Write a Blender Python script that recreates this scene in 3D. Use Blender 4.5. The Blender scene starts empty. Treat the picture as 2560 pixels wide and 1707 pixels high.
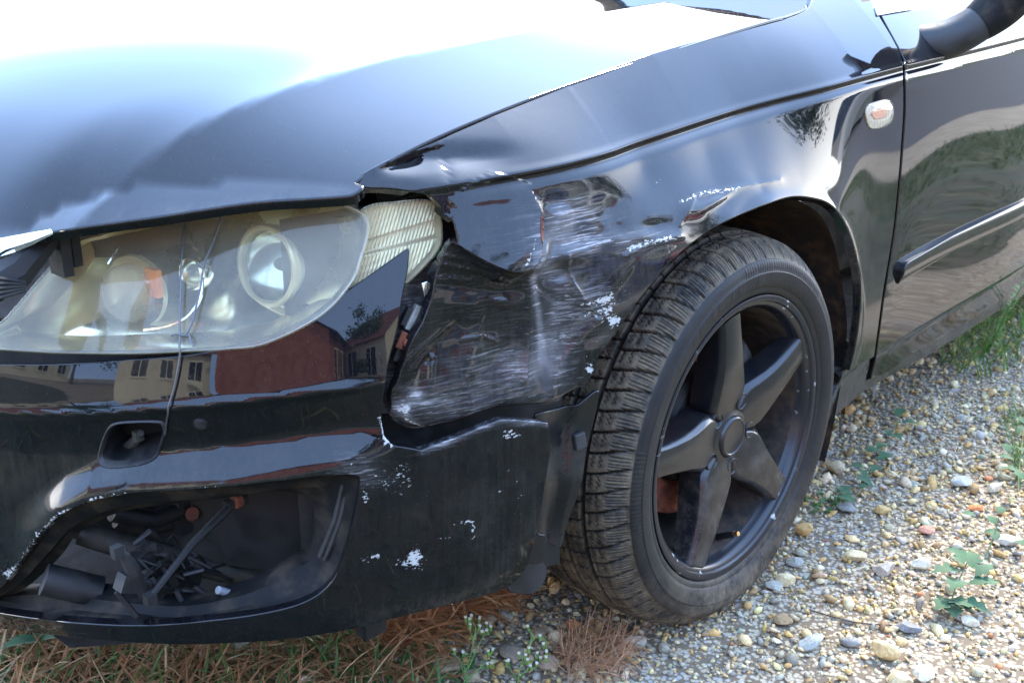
import bpy, math, random
import numpy as np
from mathutils import Vector, Matrix
from mathutils.geometry import delaunay_2d_cdt
random.seed(7); rng = np.random.default_rng(11)
R = math.radians
sc = bpy.context.scene
col = sc.collection

# ------------------------------------------------------------------ camera
W0, H0 = 2560.0, 1707.0
CF, CYAW, CPIT = 2781.49, .854599, .334322
CC = np.array([-1.4213, -.75868, 1.01505])
cam_d = bpy.data.cameras.new('camera'); cam = bpy.data.objects.new('camera', cam_d); col.objects.link(cam)
cam_d.sensor_width = 36.0; cam_d.lens = CF * 36.0 / W0; cam_d.clip_start = .02; cam_d.clip_end = 900
cam.location = CC.tolist(); cam.rotation_euler = (math.pi / 2 - CPIT, 0, -CYAW)
cam_d.dof.use_dof = True; cam_d.dof.focus_distance = 1.5; cam_d.dof.aperture_fstop = 13
sc.camera = cam
FW = np.array([math.sin(CYAW) * math.cos(CPIT), math.cos(CYAW) * math.cos(CPIT), -math.sin(CPIT)])
RT = np.array([math.cos(CYAW), -math.sin(CYAW), 0.]); UP = np.cross(RT, FW)

# ------------------------------------------------------------------ sky, sun, exposure
SUN_EL, SUN_AZ = R(46), R(80)            # azimuth from +Y towards +X
w = bpy.data.worlds.new('World'); sc.world = w; w.use_nodes = True
nt = w.node_tree; nt.nodes.clear()
def N(t, k, **kw):
    n = t.nodes.new(k)
    for a, b in kw.items(): setattr(n, a, b)
    return n
out = N(nt, 'ShaderNodeOutputWorld'); bg = N(nt, 'ShaderNodeBackground'); bg.inputs[1].default_value = .15
sky = N(nt, 'ShaderNodeTexSky', sky_type='NISHITA', sun_disc=False, sun_elevation=SUN_EL, sun_rotation=SUN_AZ)
sky.air_density = 1.0; sky.dust_density = 2.0; sky.ozone_density = 1.0
tc = N(nt, 'ShaderNodeTexCoord'); sx = N(nt, 'ShaderNodeSeparateXYZ')
nt.links.new(tc.outputs['Generated'], sx.inputs[0])
mp = N(nt, 'ShaderNodeMapping'); mp.inputs['Scale'].default_value = (1.2, 1.2, 3.0)
nt.links.new(tc.outputs['Generated'], mp.inputs[0])
cn = N(nt, 'ShaderNodeTexNoise'); cn.inputs['Scale'].default_value = 1.5; cn.inputs['Detail'].default_value = 2; cn.inputs['Roughness'].default_value = .5
nt.links.new(mp.outputs[0], cn.inputs[0])
# thin bright overcast that thickens towards the horizon, bluer overhead
hz = N(nt, 'ShaderNodeMapRange', interpolation_type='SMOOTHSTEP'); hz.inputs[1].default_value = -.05; hz.inputs[2].default_value = .85; hz.inputs[3].default_value = .9; hz.inputs[4].default_value = .92
nt.links.new(sx.outputs[2], hz.inputs[0])
cl_ = N(nt, 'ShaderNodeMapRange', interpolation_type='SMOOTHSTEP'); cl_.inputs[1].default_value = .35; cl_.inputs[2].default_value = .72; cl_.inputs[3].default_value = 0; cl_.inputs[4].default_value = .03
nt.links.new(cn.outputs[0], cl_.inputs[0])
ad = N(nt, 'ShaderNodeMath', operation='ADD', use_clamp=True); nt.links.new(cl_.outputs[0], ad.inputs[0]); nt.links.new(hz.outputs[0], ad.inputs[1])
cc_ = N(nt, 'ShaderNodeMixRGB'); cc_.inputs[1].default_value = (24.0, 24.4, 25.0, 1); cc_.inputs[2].default_value = (6.4, 10.0, 17.6, 1)
ce = N(nt, 'ShaderNodeMapRange', interpolation_type='SMOOTHSTEP'); ce.inputs[1].default_value = -.03; ce.inputs[2].default_value = .24; 
sw = N(nt, 'ShaderNodeVectorMath', operation='DOT_PRODUCT'); sw.inputs[1].default_value = (-.32 * math.sin(R(52)), -.32 * math.cos(R(52)), 1.0); nt.links.new(tc.outputs['Generated'], sw.inputs[0])   # the white veil stands higher on the sunward side
nt.links.new(sw.outputs['Value'], ce.inputs[0]); nt.links.new(ce.outputs[0], cc_.inputs[0])
# the sky is paler and brighter towards the sun's side
sb = N(nt, 'ShaderNodeVectorMath', operation='DOT_PRODUCT'); sb.inputs[1].default_value = (.95 * math.sin(R(45)), .95 * math.cos(R(45)), 0); nt.links.new(tc.outputs['Generated'], sb.inputs[0])
sb2 = N(nt, 'ShaderNodeMapRange', interpolation_type='SMOOTHSTEP'); sb2.inputs[1].default_value = -.1; sb2.inputs[2].default_value = .9; sb2.inputs[3].default_value = 1.0; sb2.inputs[4].default_value = 1.75; nt.links.new(sb.outputs['Value'], sb2.inputs[0])
sb3 = N(nt, 'ShaderNodeVectorMath', operation='SCALE'); nt.links.new(cc_.outputs[0], sb3.inputs[0]); nt.links.new(sb2.outputs[0], sb3.inputs['Scale'])
mx = N(nt, 'ShaderNodeMixRGB'); nt.links.new(sb3.outputs[0], mx.inputs[2])
nt.links.new(ad.outputs[0], mx.inputs[0]); nt.links.new(sky.outputs[0], mx.inputs[1])
# hazy glare round the veiled sun
vd = N(nt, 'ShaderNodeVectorMath', operation='DOT_PRODUCT'); vd.inputs[1].default_value = (math.sin(SUN_AZ) * math.cos(SUN_EL), math.cos(SUN_AZ) * math.cos(SUN_EL), math.sin(SUN_EL)); nt.links.new(tc.outputs['Generated'], vd.inputs[0])
pw_ = N(nt, 'ShaderNodeMath', operation='POWER'); mxx = N(nt, 'ShaderNodeMath', operation='MAXIMUM'); mxx.inputs[1].default_value = 0; nt.links.new(vd.outputs['Value'], mxx.inputs[0]); nt.links.new(mxx.outputs[0], pw_.inputs[0]); pw_.inputs[1].default_value = 26
gl_ = N(nt, 'ShaderNodeMixRGB', blend_type='ADD'); gl_.inputs[2].default_value = (14, 13.5, 12.5, 1); nt.links.new(pw_.outputs[0], gl_.inputs[0]); nt.links.new(mx.outputs[0], gl_.inputs[1])
nt.links.new(gl_.outputs[0], bg.inputs[0]); nt.links.new(bg.outputs[0], out.inputs[0])
sun_d = bpy.data.lights.new('sun', 'SUN'); sun_d.energy = 4.2; sun_d.angle = R(8); sun_d.color = (1, .89, .70)
sun = bpy.data.objects.new('sun', sun_d); col.objects.link(sun)
sdir = Vector((math.sin(SUN_AZ) * math.cos(SUN_EL), math.cos(SUN_AZ) * math.cos(SUN_EL), math.sin(SUN_EL)))
sun.rotation_euler = sdir.to_track_quat('Z', 'Y').to_euler()
vs = sc.view_settings; vs.view_transform = 'Standard'; vs.look = 'None'; vs.exposure = 1.08; vs.gamma = 1.0; vs.use_curve_mapping = False
sc.cycles.max_bounces = 8; sc.cycles.transparent_max_bounces = 12; sc.cycles.caustics_reflective = False; sc.cycles.caustics_refractive = False
sc.cycles.sample_clamp_indirect = 6

# ------------------------------------------------------------------ pixel <-> space
def project(X):
    d = np.atleast_2d(X) - CC; z = d @ FW
    return np.stack([W0 / 2 + CF * (d @ RT) / z, H0 / 2 - CF * (d @ UP) / z], -1)
def rays(px):
    px = np.atleast_2d(np.asarray(px, float))
    d = FW + RT * ((px[:, :1] - W0 / 2) / CF) - UP * ((px[:, 1:2] - H0 / 2) / CF)
    return d / np.linalg.norm(d, axis=1)[:, None]
def at(px, py, x=None, y=None, z=None):
    d = rays([[px, py]])[0]
    i, v = (0, x) if x is not None else (1, y) if y is not None else (2, z)
    return CC + d * ((v - CC[i]) / d[i])
def smooth(pts, step=7.0):
    """Catmull-Rom through the points, resampled"""
    p = np.asarray(pts, float)
    if len(p) < 3: q = p
    else:
        e = np.vstack([2 * p[0] - p[1], p, 2 * p[-1] - p[-2]]); o = []
        for i in range(len(p) - 1):
            a, b, c, d = e[i:i + 4]; t = np.linspace(0, 1, 14, endpoint=False)[:, None]
            o.append(.5 * ((2 * b) + (c - a) * t + (2 * a - 5 * b + 4 * c - d) * t ** 2 + (3 * b - a - 3 * c + d) * t ** 3))
        q = np.vstack(o + [p[-1:]])
    L = np.r_[0, np.cumsum(np.linalg.norm(np.diff(q, axis=0), axis=1))]
    n = max(2, int(L[-1] / step) + 1)
    s = np.linspace(0, L[-1], n)
    return np.stack([np.interp(s, L, q[:, k]) for k in range(q.shape[1])], -1)
def chain(*segs):
    o = []
    for i, s in enumerate(segs):
        s = np.asarray(s, float); nx = np.asarray(segs[(i + 1) % len(segs)], float)
        o.append(s[:-1] if np.linalg.norm(s[-1] - nx[0]) < 1e-6 else s)
    return np.vstack(o)

class TPS:
    def __init__(s, P, v, lam=1e-5):
        s.P = np.asarray(P, float); n = len(s.P)
        K = s.k(s.P, s.P) + lam * np.eye(n); A = np.c_[np.ones(n), s.P]
        M = np.block([[K, A], [A.T, np.zeros((3, 3))]])
        c = np.linalg.solve(M, np.r_[np.asarray(v, float), 0, 0, 0]); s.w, s.a = c[:n], c[n:]
    @staticmethod
    def k(a, b):
        r2 = ((a[:, None, :] - b[None]) ** 2).sum(-1) + 1e-12
        return .5 * r2 * np.log(r2)
    def __call__(s, x, y):
        q = np.stack([np.ravel(x), np.ravel(y)], -1); o = np.empty(len(q))
        for i in range(0, len(q), 20000):
            b = q[i:i + 20000]; o[i:i + 20000] = s.k(b, s.P) @ s.w + s.a[0] + b @ s.a[1:]
        return o.reshape(np.shape(x))
def sstep(a, b, x): t = np.clip((x - a) / (b - a), 0, 1); return t * t * (3 - 2 * t)

# ------------------------------------------------------------------ car surfaces
def zs(x): return np.interp(x, [-.7, -.6, -.3, 0, .35, .5, 1.15, 3], [.775, .778, .787, .806, .828, .834, .852, .89])
_s = []
for x, prof in {
    -.76: [(.80, .205), (.70, .19), (.60, .18), (.50, .18), (.40, .185)],
    -.68: [(.80, .135), (.74, .125), (.65, .115), (.55, .112), (.45, .115)],
    -.60: [(.80, .098), (.74, .088), (.65, .074), (.55, .068), (.45, .07)],
    -.50: [(.80, .066), (.74, .054), (.65, .036), (.55, .028), (.45, .028)],
    -.40: [(.80, .050), (.74, .036), (.66, .015), (.58, .008), (.45, .010)],
    -.25: [(.80, .056), (.76, .042), (.70, .012), (.655, -.006), (.6, -.010), (.5, -.006)],
    -.10: [(.80, .056), (.76, .040), (.70, .008), (.665, -.011), (.6, -.014), (.5, -.012)],
    .0: [(.80, .054), (.76, .037), (.70, .006), (.668, -.011), (.6, -.014), (.5, -.012)],
    .12: [(.81, .046), (.76, .030), (.70, .006), (.66, -.008), (.6, -.012), (.5, -.012)],
    .24: [(.82, .032), (.76, .020), (.70, .007), (.64, -.006), (.5, -.010)],
    .36: [(.82, .024), (.74, .016), (.64, .007), (.52, .000), (.40, .000), (.30, .010), (.2, .022)],
    .52: [(.83, .022), (.74, .015), (.62, .007), (.50, .003), (.40, .009), (.30, .020), (.2, .036)],
    1.2: [(.85, .022), (.74, .013), (.62, .006), (.50, .003), (.40, .009), (.30, .020), (.2, .036)],
    2.2: [(.85, .022), (.74, .013), (.62, .006), (.50, .003), (.40, .004), (.30, .012), (.2, .028)]}.items():
    for z, y in prof: _s.append((x, z, y))
_s = np.array(_s); side_t = TPS(_s[:, :2], _s[:, 2], 1e-5)
def f_side(x, z):
    t = z - zs(x); wv = sstep(-.62, -.50, x) * .97 + .03
    y = side_t(x, np.minimum(z, zs(x)))
    tz = np.interp(x, [-.66, -.6, -.447, -.309, -.119, .11, .331, .5, 3], [.02, .031, .057, .075, .088, .096, .10, .105, .11])
    u = np.maximum(t, 0) / tz
    y = y + np.maximum(.1215 - y, .016) * (.82 * u + .18 * u * u)
    y = y + wv * (.0050 * np.exp(-((t + .009) / .0065) ** 2) * (t < .012) - .0022 * np.exp(-(t / .0045) ** 2))
    # sill fold on the door and behind the arch
    u = .300 - z
    y = y + sstep(.3, .42, x) * (np.where(u > 0, .010 * (1 - np.exp(-u / .008)), 0))
    return y
class Side:
    def __init__(s, disp=None): s.disp = disp
    def pos(s, a, b):
        y = f_side(a, b)
        if s.disp is not None: y = y + s.disp(project(np.stack([a, y, b], -1)), a, b)
        return np.stack([a, y, b], -1)
    def g(s, X): return X[:, 1] - f_side(X[:, 0], X[:, 2])
    def dom(s, X): return X[:, [0, 2]]
    out = np.array([0, -1., 0])
AX = np.array([-.30, .62])
_th = [-43.2, -25.6, 5.6, 14., 20.6, 28.4, 35.7, 45., 54.6, 65.9, 79.2, 95.2, 111.7]
_rr = [.877, .693, .618, .62, .625, .63, .634, .636, .638, .636, .641, .663, .721]
_pl = smooth(np.c_[_th, np.array(_rr) * 100], .6)
def plan(th): return np.interp(th, _pl[:, 0], _pl[:, 1] / 100)
def zcrease(th): return np.interp(th, [20, 34, 41.5, 49, 56.7, 64.6, 75.2, 112], [.574, .571, .566, .558, .548, .534, .518, .49])
def zshelf(th): return np.interp(th, [20, 37, 44, 49.3, 54.8, 60.8, 65.2, 69.2, 78, 112], [.485, .478, .466, .459, .452, .442, .426, .402, .33, .30])
def off_bump(th, z):
    s = z - zcrease(th); up = np.maximum(s, 0); dn = np.maximum(-s, 0)
    o = .20 * up + 1.1 * np.maximum(up - .03, 0) ** 2
    k = sstep(30, 40, th)
    o = o + (k * .30 + (1 - k) * .03) * np.minimum(dn, .055)
    o = o + .0022 * k * np.exp(-(s / .006) ** 2) * -1
    ze = zshelf(th)
    sh = 1 - sstep(0, .05, z - ze)
    o = o - k * .0205 * sh * (1 - sstep(70, 80, th))
    o = o + .05 * np.maximum(.33 - z, 0) + 1.6 * np.maximum(.30 - z, 0) ** 2 * (1 + 2.0 * (1 - k))
    return o
def off_lens(th, z):
    k = sstep(30, 62, th)
    zb = .655 - .055 * k
    return .012 + (.34 + .26 * k) * (z - zb) + .8 * np.maximum(z - zb - .05, 0) ** 2
class Cyl:
    def __init__(s, off, disp=None): s.off, s.disp = off, disp
    def pos(s, a, b):
        th = a / .63; r = plan(np.degrees(th)) - s.off(np.degrees(th), b)
        X = np.stack([AX[0] - r * np.sin(th), AX[1] - r * np.cos(th), b], -1)
        if s.disp is not None:
            d = s.disp(project(X), a, b)
            X = X + np.stack([np.sin(th), np.cos(th), 0 * th], -1) * d[..., None]
        return X
    def g(s, X):
        e = X[:, :2] - AX; th = np.degrees(np.arctan2(-e[:, 0], -e[:, 1]))
        return (plan(th) - s.off(th, X[:, 2])) - np.hypot(e[:, 0], e[:, 1])
    def dom(s, X):
        e = X[:, :2] - AX
        return np.stack([np.arctan2(-e[:, 0], -e[:, 1]) * .63, X[:, 2]], -1)
_hc = [.95735, .03896, -.03199, .07562, -.05583, -.09563, .05057, -.00779]
def h_main(x, y):
    xe = np.maximum(x - .2, 0); x = x - xe
    X = (np.maximum(x, -1.05) + .3) / .7; Y = ((y - .886) / .766) ** 2
    return sum(c * t for c, t in zip(_hc, (1, X, X ** 2, X ** 3, X ** 4, Y, X * Y, X ** 2 * Y))) + .075 * xe
_E = np.array([(-.975, .886), (-.955, .68), (-.932, .52), (-.905, .42), (-.845, .365), (-.787, .306), (-.725, .22), (-.672, .13), (-.62, .06)])
_e = _E - AX; _et = np.degrees(np.arctan2(-_e[:, 0], -_e[:, 1]))[::-1]; _er = np.hypot(*_e.T)[::-1]
_sm = smooth(np.c_[_et, _er * 100], .5); _et, _er = _sm[:, 0], _sm[:, 1] / 100
_ys = np.array([(-.95, .36), (-.87, .334), (-.829, .334), (-.75, .323), (-.64, .302), (-.5, .288), (-.33, .281), (0, .285), (.4, .30)])
_ysm = smooth(_ys, .01)
def h_hood(x, y):
    ym = np.where(y > .886, 1.772 - y, y); z = h_main(x, ym)
    e0, e1 = x - AX[0], ym - AX[1]; d = np.maximum(0, np.interp(np.degrees(np.arctan2(-e0, -e1)), _et, _er) - np.hypot(e0, e1))
    z = z - .034 * sstep(26, 68, np.degrees(np.arctan2(-e0, -e1))) * np.maximum(0, 1 - d / .17) ** 3 * (x < -.3)
    dc = ym - np.interp(x, _ysm[:, 0], _ysm[:, 1]); k = .15 + .85 * sstep(.45, -.75, x) * (1 - .7 * sstep(-.82, -.96, x))
    # pressed feature line: a ridge with a steeper outer flank
    return z + k * .0135 * np.exp(-(np.sqrt(dc ** 2 + .004 ** 2)) / np.where(dc > 0, .072, .085))
class Hood:
    def pos(s, a, b): return np.stack([a, b, h_hood(a, b)], -1)
    def g(s, X): return h_hood(X[:, 0], X[:, 1]) - X[:, 2]
    def dom(s, X): return X[:, :2]

def hit(S, px, t0=.55, t1=3.4, n=700, lift=0):
    """domain coordinates where the pixels' rays meet the surface"""
    px = np.atleast_2d(np.asarray(px, float)); d = rays(px); res = np.empty((len(px), 2))
    for i in range(len(px)):
        t = np.linspace(t0, t1, n); g = S.g(CC + t[:, None] * d[i]) + lift
        k = np.where((g[:-1] < 0) & (g[1:] >= 0))[0]
        if len(k) == 0: k = [np.argmax(g[:-1])]
        a, b = t[k[0]], t[k[0] + 1]
        tt = np.linspace(a, b, 12); gg = S.g(CC + tt[:, None] * d[i]) + lift
        j = np.where((gg[:-1] < 0) & (gg[1:] >= 0))[0]
        if len(j): j = j[0]; tm = tt[j] + (tt[j + 1] - tt[j]) * (-gg[j]) / (gg[j + 1] - gg[j] + 1e-15)
        else: tm = a
        res[i] = S.dom((CC + tm * d[i])[None])[0]
    return res
def on(S, px, lift=0.0):
    """3-D points where the pixels' rays meet the surface, moved outwards by lift"""
    q = hit(S, px); X = S.pos(q[:, 0], q[:, 1])
    if lift: X = X + normal(S, q) * lift
    return X
def normal(S, q, e=.0012):
    a, b = q[:, 0], q[:, 1]
    u = S.pos(a + e, b) - S.pos(a - e, b); v = S.pos(a, b + e) - S.pos(a, b - e)
    n = np.cross(u, v); n /= np.linalg.norm(n, axis=1)[:, None] + 1e-12
    c = S.pos(a, b); flip = ((CC - c) * n).sum(1)
    if np.median(flip) < 0: n = -n
    return n

# ------------------------------------------------------------------ mesh helpers
def link(name, me, mat=None, parent=None, kind=None):
    o = bpy.data.objects.new(name, me); col.objects.link(o)
    if mat is not None and not me.materials: me.materials.append(mat)
    if parent is not None: o.parent = parent
    if kind: o['kind'] = kind
    return o
def mesh(name, V, F, smooth_=True):
    me = bpy.data.meshes.new(name); me.from_pydata([tuple(map(float, v)) for v in V], [], [tuple(map(int, f)) for f in F]); me.update()
    if smooth_: me.shade_smooth()
    return me
def in_poly(p, poly):
    x, y = p[:, 0], p[:, 1]; c = np.zeros(len(p), bool); j = len(poly) - 1
    for i in range(len(poly)):
        xi, yi = poly[i]; xj, yj = poly[j]
        c ^= ((yi > y) != (yj > y)) & (x < (xj - xi) * (y - yi) / (yj - yi + 1e-15) + xi); j = i
    return c
def seg_d(p, poly, closed=True):
    q = np.asarray(poly, float); b = np.roll(q, -1, 0) if closed else q[1:]; a = q if closed else q[:-1]
    D = np.full(len(p), 1e9)
    for i in range(len(a)):
        ab = b[i] - a[i]; t = np.clip(((p - a[i]) @ ab) / (ab @ ab + 1e-15), 0, 1)
        D = np.minimum(D, np.linalg.norm(p - a[i] - t[:, None] * ab, axis=1))
    return D
def panel(name, S, outline, sp, mat, parent, holes=(), flange=.010, attrs=None, roll=.0018, crease=False, extra=None):
    outline = np.asarray(outline, float)
    loops = [outline] + [np.asarray(h, float) for h in holes]
    lo, hi = outline.min(0), outline.max(0)
    gx = np.arange(lo[0], hi[0], sp); gy = np.arange(lo[1], hi[1], sp * .866)
    G = np.array([(x + (sp / 2 if j % 2 else 0), y) for j, y in enumerate(gy) for x in gx])
    G = G[in_poly(G, outline)]
    for h in loops[1:]: G = G[~in_poly(G, h)]
    if crease:      # rows of points follow the shoulder line
        G = G[np.abs(G[:, 1] - zs(G[:, 0])) > .022]; xs_ = np.arange(lo[0], hi[0], .0055)
        C_ = np.vstack([np.c_[xs_, zs(xs_) + o] for o in (-.021, -.0165, -.013, -.0105, -.008, -.0055, -.003, -.001, .001, .003, .0055, .009, .014, .02)])
        C_ = C_[in_poly(C_, outline)]; C_ = C_[seg_d(C_, outline) > .002]; G = np.vstack([G, C_])
    if extra is not None:
        k_ = np.ones(len(G), bool)
        for i in range(0, len(extra), 200): k_ &= (np.linalg.norm(G[:, None] - extra[None, i:i + 200], axis=2).min(1) > .0022)
        G = np.vstack([G[k_], extra])
    for L in loops: G = G[seg_d(G, L) > sp * .55]
    V, E = [], []
    for L in loops:
        b = len(V); V += [tuple(q) for q in L]; E += [(b + i, b + (i + 1) % len(L)) for i in range(len(L))]
    V += [tuple(q) for q in G]
    r = delaunay_2d_cdt([Vector((float(a), float(b))) for a, b in V], E, [], 0, 1e-7)
    Q = np.array([tuple(v) for v in r[0]]); T = np.array([tuple(f) for f in r[2]])
    C = Q[T].mean(1); keep = in_poly(C, outline)
    for h in loops[1:]: keep &= ~in_poly(C, h)
    T = T[keep]
    X = S.pos(Q[:, 0], Q[:, 1]); n = normal(S, Q)
    fn = np.cross(X[T[:, 1]] - X[T[:, 0]], X[T[:, 2]] - X[T[:, 0]])
    if np.median((fn * n[T[:, 0]]).sum(1)) < 0: T = T[:, ::-1]
    from collections import defaultdict
    ed = {}
    for t in T:
        for i in range(3):
            a, b = int(t[i]), int(t[(i + 1) % 3])
            if (b, a) in ed: del ed[(b, a)]
            else: ed[(a, b)] = 1
    F = [tuple(t) for t in T]; VV = list(X); NN = list(n)
    if flange:
        o = defaultdict(lambda: np.zeros(3))
        for a, b in ed:
            e = X[b] - X[a]; e /= np.linalg.norm(e) + 1e-12; q = np.cross(e, n[a]); o[a] = o[a] + q; o[b] = o[b] + q
        idx = {}
        for a in o:
            d = o[a] / (np.linalg.norm(o[a]) + 1e-12); m = n[a]; k = .7071; i0 = len(VV)
            VV += [X[a], X[a] + d * roll * .6 - m * roll * .4, X[a] + d * roll - m * roll * 1.2, X[a] + d * roll - m * flange]
            NN += [m, (m + d) * k, d, d]; idx[a] = i0
        for a, b in ed:
            i, j = idx[a], idx[b]
            for s in range(3): F.append((i + s, i + s + 1, j + s + 1, j + s))
    me = mesh(name, VV, F)
    me.normals_split_custom_set_from_vertices([tuple(v) for v in NN])
    if attrs:
        PX = project(np.array(VV))
        for k, fnc in attrs.items():
            at_ = me.attributes.new(k, 'FLOAT', 'POINT'); at_.data.foreach_set('value', np.clip(fnc(PX), 0, 1).astype(np.float32))
    return link(name, me, mat, parent)
def tube(pts, rad, seg=8, cap=True):
    P = np.asarray(pts, float); n = len(P); r = np.broadcast_to(np.asarray(rad, float), (n,)) if np.ndim(rad) < 2 else None
    V, F = [], []; T = np.gradient(P, axis=0); T /= np.linalg.norm(T, axis=1)[:, None] + 1e-12
    u = np.cross(T[0], [0, 0, 1.]); u = u if np.linalg.norm(u) > .1 else np.cross(T[0], [1., 0, 0]); u /= np.linalg.norm(u)
    for i in range(n):
        u = u - T[i] * (u @ T[i]); u /= np.linalg.norm(u) + 1e-12; v = np.cross(T[i], u)
        for k in range(seg):
            a = 2 * math.pi * k / seg; V.append(P[i] + r[i] * (math.cos(a) * u + math.sin(a) * v))
    for i in range(n - 1):
        for k in range(seg): F.append((i * seg + k, i * seg + (k + 1) % seg, (i + 1) * seg + (k + 1) % seg, (i + 1) * seg + k))
    if cap: F.append(tuple(range(seg))[::-1]); F.append(tuple((n - 1) * seg + k for k in range(seg)))
    return V, F
def join(*vf):
    V, F = [], []
    for v, f in vf: b = len(V); V += list(v); F += [tuple(i + b for i in q) for q in f]
    return V, F
def box(c, s, rot=None):
    c = np.asarray(c, float); h = np.asarray(s, float) / 2
    V = np.array([(x, y, z) for x in (-1, 1) for y in (-1, 1) for z in (-1, 1)]) * h
    if rot is not None: V = V @ np.asarray(rot).T
    return list(V + c), [(0, 1, 3, 2), (4, 6, 7, 5), (0, 4, 5, 1), (2, 3, 7, 6), (0, 2, 6, 4), (1, 5, 7, 3)]
def revolve(prof, O, ax, seg=64, ex=None):
    """profile of (radius, along-axis) turned about ax through O"""
    ax = np.asarray(ax, float) / np.linalg.norm(ax); ex = np.cross(ax, [0, 0, 1.]) if ex is None else np.asarray(ex, float); ex /= np.linalg.norm(ex); ey = np.cross(ax, ex)
    V, F = [], []; m = len(prof)
    for k in range(seg):
        a = 2 * math.pi * k / seg; d = math.cos(a) * ex + math.sin(a) * ey
        for r, h in prof: V.append(np.asarray(O) + r * d + h * ax)
    for k in range(seg):
        for i in range(m - 1): F.append((k * m + i, k * m + i + 1, ((k + 1) % seg) * m + i + 1, ((k + 1) % seg) * m + i))
    return V, F
def bevel(o, wd=.002, seg=2):
    m = o.modifiers.new('bevel', 'BEVEL'); m.width = wd; m.segments = seg; m.limit_method = 'ANGLE'; m.angle_limit = R(35); return o
def part(name, vf, mat, parent, sm=True, kind=None): 
    me = mesh(name, *vf, smooth_=sm)
    if sm: me.set_sharp_from_angle(angle=R(38))
    return link(name, me, mat, parent, kind)
def tag(o, label, cat, group=None):
    o['label'] = label; o['category'] = cat
    if group: o['group'] = group
    return o
def empty(name, loc=(0, 0, 0)):
    o = bpy.data.objects.new(name, None); col.objects.link(o); o.location = loc; o.empty_display_size = .1; return o

# ------------------------------------------------------------------ materials
def mat(name, colr=(.1, .1, .1), rough=.5, metal=0., **kw):
    m = bpy.data.materials.new(name); m.use_nodes = True; b = m.node_tree.nodes['Principled BSDF']
    b.inputs['Base Color'].default_value = (*colr, 1); b.inputs['Roughness'].default_value = rough; b.inputs['Metallic'].default_value = metal
    for k, v in kw.items(): b.inputs[k.replace('_', ' ')].default_value = v
    return m
def nz(t, scale, detail=4, rough=.55, vec=None, sc3=None, coord='Object'):
    n = N(t, 'ShaderNodeTexNoise'); n.inputs['Scale'].default_value = scale; n.inputs['Detail'].default_value = detail; n.inputs['Roughness'].default_value = rough
    c = N(t, 'ShaderNodeTexCoord')
    if sc3 is not None:
        p = N(t, 'ShaderNodeMapping'); p.inputs['Scale'].default_value = sc3[:3]
        if len(sc3) > 3: p.inputs['Rotation'].default_value = sc3[3:]
        t.links.new(c.outputs[coord], p.inputs[0]); t.links.new(p.outputs[0], n.inputs[0])
    else: t.links.new(c.outputs[coord], n.inputs[0])
    return n.outputs[0]
def rng_(t, s, a, b, c=0., d=1., ss=True):
    n = N(t, 'ShaderNodeMapRange', interpolation_type='SMOOTHSTEP' if ss else 'LINEAR')
    for i, v in enumerate((a, b, c, d)): n.inputs[i + 1].default_value = v
    t.links.new(s, n.inputs[0]); return n.outputs[0]
def mth(t, op, a, b=None, clamp=False):
    n = N(t, 'ShaderNodeMath', operation=op); n.use_clamp = clamp
    for i, v in enumerate((a, b)):
        if v is None: continue
        if isinstance(v, (int, float)): n.inputs[i].default_value = v
        else: t.links.new(v, n.inputs[i])
    return n.outputs[0]
def mixc(t, f, a, b):
    n = N(t, 'ShaderNodeMixRGB')
    for i, v in enumerate((f, a, b)):
        if isinstance(v, (int, float)): n.inputs[i].default_value = v
        elif isinstance(v, tuple): n.inputs[i].default_value = (*v, 1)
        else: t.links.new(v, n.inputs[i])
    return n.outputs[0]
def attr(t, name):
    n = N(t, 'ShaderNodeAttribute', attribute_name=name); return n
def bump(m, h, strength=.3, dist=.002):
    t = m.node_tree; b = N(t, 'ShaderNodeBump'); b.inputs['Strength'].default_value = strength; b.inputs['Distance'].default_value = dist
    t.links.new(h, b.inputs['Height']); t.links.new(b.outputs[0], t.nodes['Principled BSDF'].inputs['Normal'])
def noisy(name, c1, c2, scale, r1=.5, r2=.7, metal=0., bs=.2, bd=.002, lo=.35, hi=.65, sc3=None, **kw):
    m = mat(name, c1, r1, metal, **kw); t = m.node_tree; b = t.nodes['Principled BSDF']
    f = rng_(t, nz(t, scale, 6, .6, sc3=sc3), lo, hi)
    t.links.new(mixc(t, f, c1, c2), b.inputs['Base Color']); t.links.new(rng_(t, f, 0, 1, r1, r2), b.inputs['Roughness'])
    if bs: bump(m, nz(t, scale * 3, 5, .6), bs, bd)
    return m

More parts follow.
